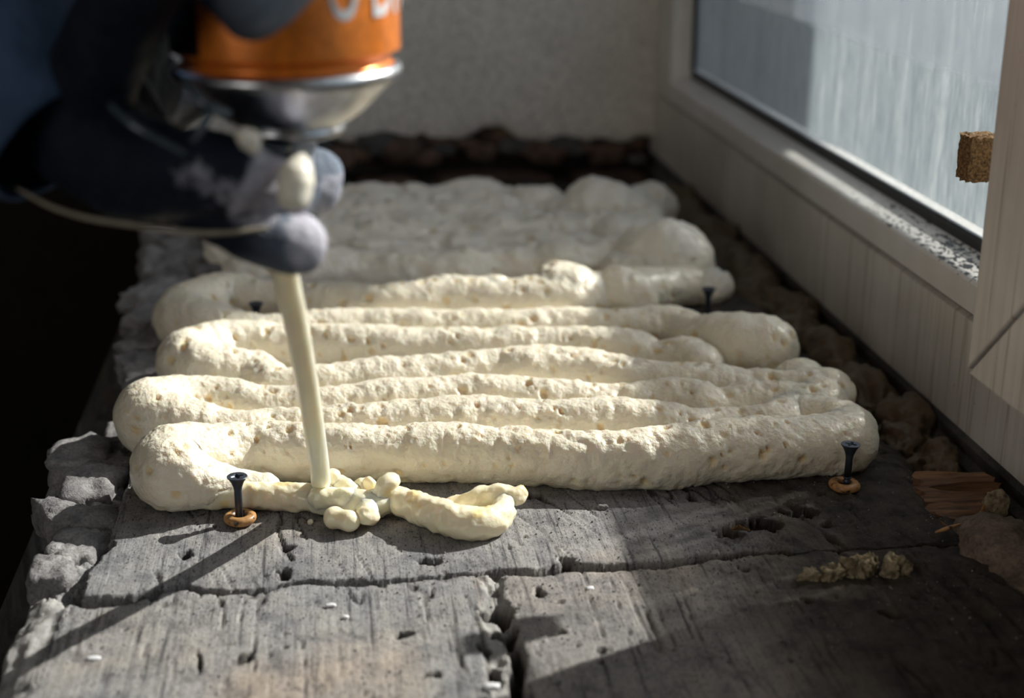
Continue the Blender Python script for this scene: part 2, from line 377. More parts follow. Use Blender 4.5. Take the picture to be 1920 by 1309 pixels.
def glass_mat():
    """pane under vertical runs of dried dust: clear glass seen through gaps in a scattering film, thicker at the foot"""
    m = bpy.data.materials.new('dusty_glass'); m.use_nodes = True; nt = m.node_tree; nt.nodes.clear()
    out = nt.nodes.new('ShaderNodeOutputMaterial')
    v = coords(nt, (1, 1, 1)); sv = coords(nt, (60, 120, 7)); fv = coords(nt, (300, 330, 60))
    runs = noise(nt, sv, 1, 5, 0.65); fine = noise(nt, fv, 1, 4, 0.7); spk = noise(nt, v, 260, 3, 0.7); big = noise(nt, v, 7, 3)
    g = nt.nodes.new('ShaderNodeNewGeometry'); sx = nt.nodes.new('ShaderNodeSeparateXYZ'); nt.links.new(g.outputs['Position'], sx.inputs[0])
    zn = nt.nodes.new('ShaderNodeMapRange'); zn.inputs['From Min'].default_value = 0.07; zn.inputs['From Max'].default_value = 0.17; nt.links.new(sx.outputs['Z'], zn.inputs['Value'])
    prof = ramp(nt, zn.outputs[0], [(0.0, (.0,)*3), (0.143, (.0,)*3), (0.152, (.56,)*3), (0.79, (.54,)*3), (0.84, (0,)*3)])
    d = mth(nt, 'ADD', 0.42, mth(nt, 'MULTIPLY', mth(nt, 'SUBTRACT', runs, 0.5), 0.55))
    d = mth(nt, 'ADD', d, mth(nt, 'MULTIPLY', mth(nt, 'SUBTRACT', fine, 0.5), 0.35))
    d = mth(nt, 'ADD', d, mth(nt, 'MULTIPLY', mth(nt, 'SUBTRACT', big, 0.5), 0.25))
    d = mth(nt, 'ADD', d, prof)
    s = ramp(nt, spk, [(0.66, (0, 0, 0)), (0.72, (0.35, 0.35, 0.35))]); d = mth(nt, 'ADD', d, s)
    dc = nt.nodes.new('ShaderNodeClamp'); dc.inputs['Min'].default_value = 0.08; dc.inputs['Max'].default_value = 0.96; nt.links.new(d, dc.inputs['Value'])
    tr = nt.nodes.new('ShaderNodeBsdfTransparent'); tr.inputs[0].default_value = (0.93, 0.96, 0.97, 1)
    tl = nt.nodes.new('ShaderNodeBsdfTranslucent'); var = mth(nt, 'ADD', mth(nt, 'MULTIPLY', runs, 0.5), mth(nt, 'MULTIPLY', fine, 0.5))
    nt.links.new(ramp(nt, var, [(0.36, (0.075, 0.094, 0.108)), (0.5, (0.125, 0.148, 0.160)), (0.64, (0.20, 0.225, 0.235))]), tl.inputs[0])
    df = nt.nodes.new('ShaderNodeBsdfDiffuse'); df.inputs[0].default_value = (0.40, 0.43, 0.45, 1)
    gl = nt.nodes.new('ShaderNodeBsdfGlossy'); gl.inputs['Roughness'].default_value = 0.06; gl.inputs[0].default_value = (1, 1, 1, 1)
    m1 = nt.nodes.new('ShaderNodeMixShader'); m1.inputs[0].default_value = 0.3
    nt.links.new(tl.outputs[0], m1.inputs[1]); nt.links.new(df.outputs[0], m1.inputs[2])
    m2 = nt.nodes.new('ShaderNodeMixShader'); nt.links.new(dc.outputs[0], m2.inputs[0]); nt.links.new(tr.outputs[0], m2.inputs[1]); nt.links.new(m1.outputs[0], m2.inputs[2])
    fr = nt.nodes.new('ShaderNodeFresnel'); fr.inputs[0].default_value = 1.45
    m3 = nt.nodes.new('ShaderNodeMixShader'); nt.links.new(mth(nt, 'MULTIPLY', fr.outputs[0], 0.6), m3.inputs[0]); nt.links.new(m2.outputs[0], m3.inputs[1]); nt.links.new(gl.outputs[0], m3.inputs[2])
    nt.links.new(m3.outputs[0], out.inputs[0]); return m
M_glass = glass_mat()
def clear_mat():
    m = bpy.data.materials.new('clear_glass'); m.use_nodes = True; nt = m.node_tree; nt.nodes.clear(); out = nt.nodes.new('ShaderNodeOutputMaterial')
    tr = nt.nodes.new('ShaderNodeBsdfTransparent'); gl = nt.nodes.new('ShaderNodeBsdfGlossy'); gl.inputs['Roughness'].default_value = 0.03
    fr = nt.nodes.new('ShaderNodeFresnel'); fr.inputs[0].default_value = 1.45; m3 = nt.nodes.new('ShaderNodeMixShader')
    nt.links.new(mth(nt, 'MULTIPLY', fr.outputs[0], 0.5), m3.inputs[0]); nt.links.new(tr.outputs[0], m3.inputs[1]); nt.links.new(gl.outputs[0], m3.inputs[2]); nt.links.new(m3.outputs[0], out.inputs[0]); return m
M_clear = clear_mat()
def dusty_inside(o):
    o.data.materials.append(M_clear)
    for p_ in o.data.polygons: p_.material_index = 0 if p_.normal.x < -0.5 else 1
    return o

# ================================================================ SETTING: room shell
def struct(o): o['kind'] = 'structure'; return o
WT = 1.35   # window head height above the sill
YB = 1.255  # plane of the end reveal
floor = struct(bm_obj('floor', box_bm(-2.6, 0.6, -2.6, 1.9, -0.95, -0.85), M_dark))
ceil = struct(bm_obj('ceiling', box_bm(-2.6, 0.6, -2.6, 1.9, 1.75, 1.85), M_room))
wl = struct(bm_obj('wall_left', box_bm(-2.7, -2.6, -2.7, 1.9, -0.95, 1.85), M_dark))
wf = struct(bm_obj('wall_front', box_bm(-2.6, 0.6, -2.7, -2.6, -0.95, 1.85), M_room))
# far wall of the room and the masonry under the sill
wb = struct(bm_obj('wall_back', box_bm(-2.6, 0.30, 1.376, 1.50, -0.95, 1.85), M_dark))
# wall with the window in it: below, near pier, above
bm = box_bm(0.286, 0.42, -2.6, 1.30, -0.95, -0.045); box_bm(0.286, 0.42, -2.6, -0.25, -0.045, 1.85, bm=bm)
box_bm(0.286, 0.42, -0.25, 1.30, WT, 1.85, bm=bm); box_bm(0.30, 0.42, 1.275, 1.9, -0.95, 1.85, bm=bm)
wr = struct(bm_obj('wall_right', bm, M_room))
under = struct(bm_obj('wall_under', box_bm(-0.10, 0.286, 0.05, 1.40, -0.95, -0.050), M_mortar))

# end reveal: plaster whose lower edge has broken away from the brick
NX, NZ = 150, 60
xs = np.linspace(-0.150, 0.300, NX)
edge = np.array([(560, 262), (600, 255), (660, 268), (700, 262), (760, 262), (800, 262), (850, 262), (900, 246), (935, 234), (955, 250), (980, 264), (1040, 268), (1100, 268), (1160, 262), (1215, 262)], float)
ex = []; ez = []
for px, py in edge:
    d = cf*F + cr*(px-960) - cu*(py-654.5); q = CAM+d*((YB-0.012)/d[1]); ex.append(q[0]); ez.append(q[2])
zb = np.interp(xs, ex, ez) + 0.0022*vnoise(np.c_[xs, xs*0, xs*0], 0.012, 3) + 0.001*vnoise(np.c_[xs, xs*0, xs*0], 0.004, 4)
ztop = WT+0.4
tt = np.linspace(0, 1, NZ)**2.2
X = np.repeat(xs[None], NZ, 0); Z = zb[None]*(1-tt[:, None]) + ztop*tt[:, None]
Y = np.full_like(X, YB-0.012) + 0.0018*fbm(np.c_[X.ravel(), Z.ravel(), X.ravel()*0], 0.09, 4, 5).reshape(X.shape)
Y += 0.004*np.exp(-(Z-zb[None])/0.004)
idx = np.arange(NX*NZ).reshape(NZ, NX)
q = np.stack([idx[:-1, :-1], idx[:-1, 1:], idx[1:, 1:], idx[1:, :-1]], -1).reshape(-1, 4)
V = np.c_[X.ravel(), Y.ravel(), Z.ravel()]
Vb = V.copy(); Vb[:, 1] = YB+0.12
nV = len(V); rim = np.concatenate([idx[0, :], idx[1:, -1], idx[-1, -2::-1], idx[-2:0:-1, 0]])
qr = np.stack([rim, rim+nV, np.roll(rim, -1)+nV, np.roll(rim, -1)], -1)
wall_end = struct(mesh_obj('wall_end', np.vstack([V, Vb]), np.vstack([q, q[:, ::-1]+nV, qr]), M_plaster, smooth=True))
wbk = struct(bm_obj('wall_core', box_bm(-0.15, 0.30, YB+0.035, YB+0.25, -0.95, 0.10), M_mortar))
# courses of old brick laid bare under the plaster
rb = random.Random(4)
def lump(name, c, s, mt, parent=None, seed=0, amp=0.25, sub=3, rot=0.0, noise_scale=0.5, cubic=0.0):
    bm = bmesh.new(); bmesh.ops.create_icosphere(bm, subdivisions=sub, radius=1.0)
    P = np.array([v.co[:] for v in bm.verts])
    if cubic: P = P/np.maximum(np.abs(P).max(1)[:, None], 1e-6)*cubic + P*(1-cubic)
    d = 1+amp*fbm(P+seed*7.3, noise_scale, 5, seed, .62)
    P = P*d[:, None]*np.array(s)
    ca, sa = math.cos(rot), math.sin(rot); P = np.c_[P[:, 0]*ca-P[:, 1]*sa, P[:, 0]*sa+P[:, 1]*ca, P[:, 2]]
    for v, p_ in zip(bm.verts, P): v.co = Vector(p_)+Vector(c)
    o = bm_obj(name, bm, mt, parent, smooth=True); return o
k = 0
for row, (z0, z1, yy) in enumerate([(-0.062, -0.012, YB-0.012), (-0.008, 0.040, YB+0.022)]):
    x = -0.150 + row*0.05
    while x < 0.28:
        w = rb.uniform(0.10, 0.12) if row else rb.uniform(0.055, 0.12)
        w = min(w, 0.285-x)
        if w > 0.02:
            b = lump('brick', (x+w/2, yy+rb.uniform(-.006, .004), (z0+z1)/2), (w/2*0.98, 0.028, (z1-z0)/2*0.98), M_brick, wall_end, k, 0.16, 3, 0, 0.35, 0.72); k += 1
        x += w+0.008
# broken brick ends and mortar crumbs along the break
for i in range(16):
    px = 590 + i*40 + rb.uniform(-12, 12); py = rb.uniform(268, 300)
    d = cf*F + cr*(px-960) - cu*(py-654.5); c = CAM+d*((YB-0.022)/d[1])
    s = rb.uniform(0.006, 0.013)
    lump('brick_fragment', c, (s*1.5, s, s*0.8), M_brick if i % 3 else M_mortar, wall_end, 40+i, 0.35, 3, rb.uniform(-.4, .4), 0.5, 0.3)

# ================================================================ WINDOW
XF = 0.287
win = empty('window_1', (XF, 0.9, 0)); win['kind'] = 'structure'
parts = []
# bottom rail face, seam groove, glazing bead
parts.append(prism_y('bottom_rail', [(XF, 0.0), (XF, 0.0525), (XF+.0035, 0.0545), (0.34, 0.0545), (0.34, 0.0)], -0.22, 1.27, M_frame, win))
parts.append(prism_y('rail_seam', [(XF+.0026, 0.0523), (XF+.0026, 0.0565), (0.33, 0.0565), (0.33, 0.0523)], -0.2, 1.2138, M_seam, win))
parts.append(prism_y('glazing_bead', [(XF, 0.0562), (XF, 0.0695), (XF+.0012, 0.0708), (0.3055, 0.0757), (0.3055, 0.057)], -0.2, 1.1923, M_ledge, win))
parts.append(prism_y('gasket', [(0.3042, 0.0745), (0.3046, 0.0792), (0.3066, 0.0808), (0.3085, 0.0808), (0.3085, 0.0745)], -0.2, 1.1873, M_gasket, win))
# far upright: frame face, bead face, gasket
def upright(name, prof, mt, z0, z1):
    bm = bmesh.new(); n = len(prof)
    a = [bm.verts.new((x, y, z0)) for x, y in prof]; b = [bm.verts.new((x, y, z1)) for x, y in prof]
    for i in range(n): bm.faces.new([a[i], a[(i+1) % n], b[(i+1) % n], b[i]])
    bm.faces.new(a[::-1]); bm.faces.new(b); return bm_obj(name, bm, mt, win)
parts.append(upright('far_stile', [(XF, 1.27), (XF, 1.2155), (XF+.002, 1.2138), (0.34, 1.2138), (0.34, 1.27)], M_frame, 0.0546, WT))
parts.append(upright('glazing_bead', [(XF+.0004, 1.2135), (XF+.0004, 1.1935), (XF+.002, 1.1923), (0.3055, 1.1885), (0.3055, 1.2135)], M_frame, 0.0562, WT))
parts.append(upright('gasket', [(0.3044, 1.1888), (0.3044, 1.1865), (0.3085, 1.1865), (0.3085, 1.1888)], M_gasket, 0.0808, WT))
parts.append(bm_obj('head_rail', box_bm(XF, 0.34, -0.22, 1.27, WT-.06, WT), M_frame, win))
parts.append(bm_obj('near_stile', box_bm(XF, 0.34, -0.25, -0.19, 0, WT), M_frame, win))
# the pane itself
parts.append(dusty_inside(bm_obj('glass_pane', box_bm(0.3082, 0.3122, -0.19, 1.215, 0.070, WT-.05), M_glass, win)))
# the outer half of the frame
parts.append(prism_y('outer_rail', [(0.3124, 0.0546), (0.3124, 0.078), (0.340, 0.068), (0.340, 0.0546)], -0.2, 1.215, M_frame, win))
# grey bedding strip under the frame
parts.append(prism_y('bedding_strip', [(XF-.0015, -0.0125), (XF+.0008, -0.0105), (XF-.0005, -0.004), (XF+.001, 0.0), (0.34, 0.0), (0.34, -0.03), (XF-.003, -0.03), (XF-.003, -0.0135)], -0.22, 1.262, M_strip, win))
keep(parts, win)

# near casement, proud of the frame (hinged sash): stile and bottom rail with a mitred corner
XS, YS, ZS = 0.2353, 0.4815, 0.069
cas = empty('window_2', (XS, 0.45, ZS)); cas['kind'] = 'structure'
def sash(name, poly):   # poly in (y,z) on the room face
    bm = bmesh.new(); n = len(poly)
    a = [bm.verts.new((XS, y, z)) for y, z in poly]; b = [bm.verts.new((0.283, y, z)) for y, z in poly]
    fa = bm.faces.new(a); bm.faces.new(b[::-1])
    for i in range(n): bm.faces.new([a[(i+1) % n], a[i], b[i], b[(i+1) % n]])
    bmesh.ops.bevel(bm, geom=[e for e in fa.edges], offset=0.0011, segments=3, affect='EDGES', profile=0.5)
    return bm_obj(name, bm, M_frame, cas, smooth=False)
WST = 0.072
p2 = [sash('sash_stile', [(YS, ZS+.0013), (YS, WT-.02), (YS-WST, WT-.02), (YS-WST, ZS+WST+.0013)]),
      sash('sash_rail', [(YS-.0012, ZS), (YS-WST-.0012, ZS+WST), (-0.15, ZS+WST), (-0.15, ZS)]),
      dusty_inside(bm_obj('sash_glass', box_bm(0.262, 0.266, -0.15, YS-WST+.002, ZS+WST-.002, WT-.03), M_glass, cas)),
      bm_obj('sash_gasket', box_bm(0.256, 0.262, -0.15, YS-WST, ZS+WST-.0005, ZS+WST+.004), M_gasket, cas)]
bm = box_bm(0.2828, 0.3070, -0.15, YS-.002, 0.0768, ZS+WST); box_bm(0.2828, 0.3070, YS-WST, YS-.002, ZS+WST-.001, WT-.03, bm=bm)
p2.append(bm_obj('sash_rebate', bm, M_frame, cas))
keep(p2, cas)
# cork pad stuck on the sash edge
CK = empty('cork_pad', (0.2515, YS, 0.1325))
bm = bmesh.new(); bmesh.ops.create_cube(bm, size=1.0); bmesh.ops.subdivide_edges(bm, edges=bm.edges, cuts=14, use_grid_fill=True)
P = np.array([v.co[:] for v in bm.verts]); P = P*np.array([0.0125, 0.0115, 0.0172])
P = P*(1+0.05*fbm(P, 0.003, 2, 8))[:, None] + 0.0005*np.c_[vnoise(P, .0012, 1), vnoise(P, .0012, 2), vnoise(P, .0012, 3)]
for v, p_ in zip(bm.verts, P): v.co = Vector(p_)
ck = bm_obj('cork', bm, M_cork, None); COL.objects.unlink(ck); bpy.data.objects.remove(CK)
ck.name = 'cork_pad'; COL.objects.link(ck); ck.location = (0.2485, 0.5180, 0.1440)
Jk = sweep([(0.2530, YS-.002, .144, .0008), (0.2515, 0.5135, .144, .0008)], .003, 10)
pk = mesh_obj('peg', Jk[0], Jk[1], M_frame, ck, True); pk.matrix_parent_inverse = Matrix.Translation(ck.location).inverted()
tag(ck, 'crumbly brown cork pad stuck to edge of the white window sash', 'cork pad')

# outdoors: paved yard and an unseen block added to keep the sun off the far end
yard = struct(bm_obj('yard_ground', box_bm(0.42, 40, -30, 60, -1.3, -1.2), M_out))
sun_block = struct(bm_obj('sun_blocker', box_bm(1.50, 1.60, 1.484, 2.30, -1.2, 2.6), M_room))

# ================================================================ OLD WINDOW SILL
sill = empty('window_sill', (0.08, 0.75, 0))
tag(sill, 'cracked weathered grey timber and stone window sill under the foam', 'window sill')
def poly(pts, z=0.0): return np.array([at(px, py, z)[:2] for px, py in pts])
def dist_line(P, L):
    best = np.full(len(P), 1e9); side = np.zeros(len(P))
    for a, b in zip(L[:-1], L[1:]):
        ab = b-a; t = np.clip(((P-a)@ab)/(ab@ab), 0, 1); c = a+t[:, None]*ab; d = np.hypot(*(P-c).T)
        s = ab[0]*(P[:, 1]-a[1])-ab[1]*(P[:, 0]-a[0]); m_ = d < best
        best = np.where(m_, d, best); side = np.where(m_, s, side)
    return best, side
ys = np.concatenate([np.linspace(0.06, 0.35, 60)[:-1], np.arange(0.35, 0.600, 0.00078), np.linspace(0.600, 0.75, 90)[1:], np.linspace(0.75, 1.30, 150)[1:]])
xg = np.concatenate([np.linspace(-0.148, -0.135, 5)[:-1], np.arange(-0.135, 0.215, 0.00078), np.linspace(0.216, 0.288, 60)])
GX, GY = np.meshgrid(xg, ys); nx, ny = len(xg), len(ys)
P2 = np.c_[GX.ravel(), GY.ravel()]; P3 = np.c_[P2, np.zeros(len(P2))]
# warp so that edges wander
w1 = 0.0014*vnoise(P3, 0.009, 21)+0.0009*fbm(P3, 0.0036, 3, 22, .7); w2 = 0.0014*vnoise(P3, 0.009, 23)+0.0009*fbm(P3, 0.0036, 3, 24, .7)
PW = P2 + np.c_[w1, w2]
crack_cross = poly([(120, 1120), (180, 1130), (270, 1115), (330, 1100), (420, 1106), (500, 1103), (560, 1086), (700, 1092), (780, 1085), (880, 1072), (1000, 1075), (1060, 1064), (1150, 1066), (1230, 1058), (1330, 1044), (1420, 1036), (1550, 1030), (1750, 1020), (2100, 1000)])
crack_down = poly([(930, 1085), (925, 1140), (940, 1200), (950, 1260), (962, 1330), (975, 1500), (990, 1800), (1000, 2600)])
edge_left = poly([(0, 1500), (45, 1330), (70, 1250), (115, 1170), (150, 1118), (160, 1085), (185, 1050), (205, 1010), (225, 965), (240, 925), (250, 860), (262, 800), (265, 700), (280, 620), (300, 560), (320, 480), (330, 430), (430, 330)])
dc, sc_ = dist_line(PW, crack_cross); dd, sd = dist_line(PW, crack_down); dl, sL = dist_line(PW, edge_left)
back_side = sc_ > 0
z = 0.0006*fbm(P3, 0.05, 3, 31) + 0.00035*fbm(P3, 0.008, 3, 32)
# grain: narrow checks running from back to front
ga = np.where(back_side, 0.30, 0.06); gu = P2[:, 0]+ga*P2[:, 1]
gu = gu + 0.004*vnoise(P3, 0.06, 33)
G = np.c_[gu*1.0, P2[:, 1]*0.07, np.where(back_side, 5.0, 0.0)]
r1 = np.abs(vnoise(G, 0.0050, 34)); r2 = np.abs(vnoise(G, 0.0021, 35)); gate = sstep(0.0, 0.45, vnoise(np.c_[P2[:, 0], P2[:, 1]*0.45, P2[:, 0]*0], 0.012, 36)+0.05)
chk = np.clip(1-r1/0.10, 0, 1)*gate; chk2 = np.clip(1-r2/0.13, 0, 1)*sstep(-.3, .3, vnoise(np.c_[P2[:, 0], P2[:, 1]*.5, P2[:, 0]*0], .01, 37))
z -= 0.0016*chk + 0.00045*chk2
# torn pits, longer across the grain in the front boards
pt = np.c_[P2[:, 0]*0.62, P2[:, 1], np.where(back_side, 3.0, 0.0)]
pt = pt + 0.0015*np.c_[vnoise(P3, 0.003, 41), vnoise(P3, 0.003, 42), P3[:, 2]]
p1 = pits(pt, 0.012, 0.30, 0.0008, 0.0042, 50); z -= 0.0035*sstep(0.2, 0.5, p1)
p0 = pits(P3*np.array([1, .7, 1])+0.001*np.c_[vnoise(P3, .002, 43), vnoise(P3, .002, 44), P3[:, 2]], 0.0042, 0.55, 0.0003, 0.0013, 60); z -= 0.0009*sstep(0.1, 0.6, p0)
# pits seen singly: (px, py, rx, ry, depth)
hole = np.zeros(len(P2))
for px, py, rx, ry in [(345, 1037, 14, 9), (535, 1072, 16, 9), (455, 1232, 26, 9), (372, 1240, 6, 24), (930, 1146, 34, 16), (955, 1182, 22, 10), (925, 1180, 16, 6), (905, 1210, 12, 12), (930, 1260, 14, 20), (195, 1028, 18, 14),
                       (805, 1052, 24, 9), (1010, 1112, 6, 12), (1050, 1130, 10, 5), (1068, 1058, 14, 14), (765, 1190, 24, 5), (530, 1215, 8, 5), (1125, 1222, 9, 7), (1300, 932, 9, 7), (1420, 985, 44, 16), (1370, 1000, 26, 12), (1500, 960, 30, 10), (1130, 1245, 10, 4), (1240, 1160, 6, 4)]:
    c = at(px, py)[:2]; dx = abs(at(px+rx, py)[0]-c[0]); dy = abs(at(px, py-ry)[1]-c[1])
    e = 1-np.hypot((PW[:, 0]-c[0])/dx, (PW[:, 1]-c[1])/dy)
    hole = np.maximum(hole, sstep(0.0, 0.28, e+0.75*fbm(P3, 0.0040, 3, 45, .7)))
z -= 0.0052*hole
# the cracks between the boards
wc = np.interp(PW[:, 0], [at(x, 1080)[0] for x in (150, 190, 260, 300, 500, 700, 900, 980, 1060, 1200, 1330, 1500)], [.0014, .0044, .0040, .0020, .0013, .0025, .0011, .0032, .0042, .0028, .0030, .0006])
cr1 = 1-sstep(0.55, 0.95, dc/wc); z -= 0.013*cr1
lip = np.exp(-((dc/0.004)**2)); z -= 0.0008*lip
wd = 0.0052; inn = (~back_side) & (dd < 0.030)
mort = (~back_side)*(1-sstep(0.6, 1.15, dd/np.interp(PW[:, 1], [0.38, 0.43, 0.455], [0.006, 0.0065, 0.0040])))
z -= mort*(0.0022+0.0035*sstep(-.2, .5, vnoise(P3, 0.006, 46)))
slit = poly([(962, 1205), (972, 1240), (974, 1280), (985, 1330), (1000, 1500), (1010, 2600)]); ds, _ = dist_line(PW, slit)
sl_ = (1-sstep(0.45, 1.0, ds/0.0030)); z -= 0.010*sl_
# left margin: boards end, broken masonry lower down
left = sL > 0     # left of the line
left_front = (~back_side) | (P2[:, 1] < 0.47)
z = np.where(left & ~left_front, z - 0.0048*sstep(0.0, 0.003, dl) - 0.004*sstep(-0.5, .6, vnoise(P3, 0.016, 47)) + 0.0035*fbm(P3, 0.007, 3, 48), z)
z = np.where(left & left_front, z - 0.0015*sstep(0, .004, dl) + 0.0016*fbm(P3, 0.008, 3, 48), z)
cement = np.where(left, sstep(0.0, 0.003, dl)*np.where(left_front, 0.85, sstep(-.1, .5, vnoise(P3, 0.013, 49))), 0)
cement = np.maximum(cement, mort*0.7)
# outer rim drops away
rimx = -0.1155 + 0.0022*vnoise(P3, 0.022, 51) + 0.0015*vnoise(P3, 0.006, 52) - 0.006*sstep(0.75, 0.95, P2[:, 1]) + 0.004*sstep(.62, .66, P2[:, 1])*(1-sstep(.72, .80, P2[:, 1]))
drop = sstep(0.0, 0.010, rimx-P2[:, 0]); z -= 0.055*drop
near_rim = sstep(-0.012, 0.0, rimx-P2[:, 0]); z -= 0.004*near_rim*near_rim
# gully along the window and at the far end
gul = sstep(0.243, 0.268, P2[:, 0]+0.006*vnoise(P3, 0.02, 53)); z -= 0.017*gul
farg = sstep(1.075, 1.13, P2[:, 1]); z -= 0.020*farg
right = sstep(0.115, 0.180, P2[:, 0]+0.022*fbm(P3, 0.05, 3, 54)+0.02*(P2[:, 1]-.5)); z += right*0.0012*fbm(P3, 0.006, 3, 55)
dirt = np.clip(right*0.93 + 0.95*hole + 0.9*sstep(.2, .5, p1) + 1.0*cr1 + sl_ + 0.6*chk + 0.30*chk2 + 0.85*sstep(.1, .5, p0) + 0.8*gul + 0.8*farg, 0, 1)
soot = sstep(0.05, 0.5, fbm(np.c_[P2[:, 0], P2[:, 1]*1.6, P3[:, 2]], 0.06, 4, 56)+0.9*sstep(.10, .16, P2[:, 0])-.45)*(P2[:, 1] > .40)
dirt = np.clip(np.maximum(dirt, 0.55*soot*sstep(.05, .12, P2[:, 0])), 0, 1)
warm = sstep(0.435, 0.405, P2[:, 1]+0.006*vnoise(P3, 0.02, 57))*sstep(-0.06, -0.03, P2[:, 0])*sstep(.030, .015, P2[:, 0]-.0)*0.7
warm = np.maximum(warm, (~back_side)*(P2[:, 0] > .045)*0.35)
cement = cement*(1-0.0*dirt)
V = np.c_[P2, z]
idx = np.arange(nx*ny).reshape(ny, nx); Q = np.stack([idx[:-1, :-1], idx[:-1, 1:], idx[1:, 1:], idx[1:, :-1]], -1).reshape(-1, 4)
fc = Q[:, 0]
cls = np.where(left[fc] & ~left_front[fc], 3, np.where(back_side[fc], 0, np.where(sd[fc] > 0, 1, 2)))
# sd>0 : left of the downward line
fcent = P2[fc]
cls = np.where((left[fc] & left_front[fc]) & (cls != 3), 4, cls)
def sub_mesh(name, sel, label=None):
    q = Q[sel]; u, inv = np.unique(q.ravel(), return_inverse=True)
    vv = V[u]
    # give the piece a skirt so it is a solid slab, not a sheet
    qq = inv.reshape(-1, 4)
    e = np.concatenate([qq[:, [0, 1]], qq[:, [1, 2]], qq[:, [2, 3]], qq[:, [3, 0]]]); key = e[:, 0].astype(np.int64)*len(u)+e[:, 1]; rkey = e[:, 1].astype(np.int64)*len(u)+e[:, 0]
    bnd = e[~np.isin(key, rkey)]
    bu, binv = np.unique(bnd.ravel(), return_inverse=True); low = vv[bu].copy(); low[:, 2] = -0.048
    b2 = binv.reshape(-1, 2)+len(u)
    qq = np.vstack([qq, np.stack([bnd[:, 1], bnd[:, 0], b2[:, 0], b2[:, 1]], -1)])
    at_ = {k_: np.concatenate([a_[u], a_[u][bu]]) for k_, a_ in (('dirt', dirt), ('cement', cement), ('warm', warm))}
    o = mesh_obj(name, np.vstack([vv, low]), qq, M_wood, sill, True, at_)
    if label: o['label'] = label
    return o
s_parts = [sub_mesh('timber_board', cls == 0, 'long grey board behind the cross crack, under the foam'),
           sub_mesh('timber_board', cls == 1, 'front left board with brown patches and torn pits'),
           sub_mesh('timber_board', cls == 2, 'front right board, darker towards the window'),
           sub_mesh('masonry_edge', cls == 3, 'crumbling grey masonry beyond the end of the board'),
           sub_mesh('cement_edge', cls == 4, 'rough pale cement at the near left corner')]
# stones showing along the left margin (px, py of the top, size in m, height)
rs = random.Random(11)
stones = [(150, 860, .013, .016, .011), (170, 915, .012, .017, .010), (120, 965, .010, .016, .009), (190, 975, .011, .012, .008), (140, 1030, .010, .013, .008), (100, 1075, .009, .012, .008),
          (205, 880, .011, .014, .009), (230, 820, .010, .016, .008), (262, 735, .009, .020, .006), (262, 690, .011, .022, .007), (280, 640, .012, .022, .008), (275, 590, .011, .020, .008),
          (290, 545, .012, .025, .009), (320, 520, .012, .020, .008), (300, 490, .014, .028, .011), (350, 495, .014, .025, .012), (330, 455, .016, .03, .013), (385, 505, .013, .02, .012)]
for i, (px, py, a, b, c) in enumerate(stones):
    zz = -0.0085 if py > 750 else -0.004
    p = at(px, py, zz+c*0.5)
    s_parts.append(lump('stone', (p[0], p[1], zz), (a, b, c), M_stone, sill, 70+i, 0.38, 4, rs.uniform(-.5, .5), 0.8, 0.62))
keep(s_parts, sill)

# ================================================================ FOAM
def foam_surface(V, N, amp_l=0.0011, amp_m=0.00055, pit=True, seed=0, zmin=0.0, pitscale=1.0):
    d = amp_l*1.3*fbm(V, 0.022, 2, 100+seed) + amp_m*1.3*fbm(V, 0.006, 3, 110+seed) + 0.00032*fbm(V, 0.0018, 2, 115)
    d -= 0.0007*np.clip(1-np.abs(vnoise(V*np.array([1.0, .8, .8]), 0.0075, 121))/0.22, 0, 1)*sstep(-.3, .4, vnoise(V, .03, 122))
    # long wrinkles and drips
    d += 0.0004*vnoise(V*np.array([1.0, 0.6, 0.6]), 0.0035, 120)
    a = np.zeros(len(V))
    if pit:
        Pw = V+0.0006*np.c_[vnoise(V, .0022, 131), vnoise(V, .0022, 132), vnoise(V, .0022, 133)]
        gate = sstep(-0.35, 0.35, vnoise(V, 0.02, 134))
        a1 = pits(Pw, 0.0056*pitscale, 0.50, 0.0008, 0.0030*pitscale, 140); a2 = pits(Pw, 0.0028*pitscale, 0.50, 0.0004, 0.0013*pitscale, 150)
        a = np.maximum(sstep(0.05, 0.40, a1)*(0.45+0.55*gate), 0.55*sstep(0.1, 0.6, a2)*gate)
        d -= 0.0021*a*pitscale**0.5
    V = V + N*d[:, None]
    V[:, 2] = np.maximum(V[:, 2], zmin+0.0002*vnoise(V, .003, 160))
    return V, a
def top(px, py, r, k=0.86):
    """centre of a bead whose upper outline passes through a pixel"""
    zt = r*k + 0.93*r; p = at(px, py, zt); return (p[0], p[1]-0.37*r, r*k, r)
def bead(name, pts, mt, step=0.0009, nring=72, caps=True, parent=None, seed=0, pitscale=1.0, amp=1.0):
    V, Q_, N = sweep(pts, step, nring, caps)
    V, a = foam_surface(V, N, 0.0011*amp, 0.00055*amp, True, seed, 0.0, pitscale)
    return mesh_obj(name, V, Q_, mt, parent, True, {'pit': a})

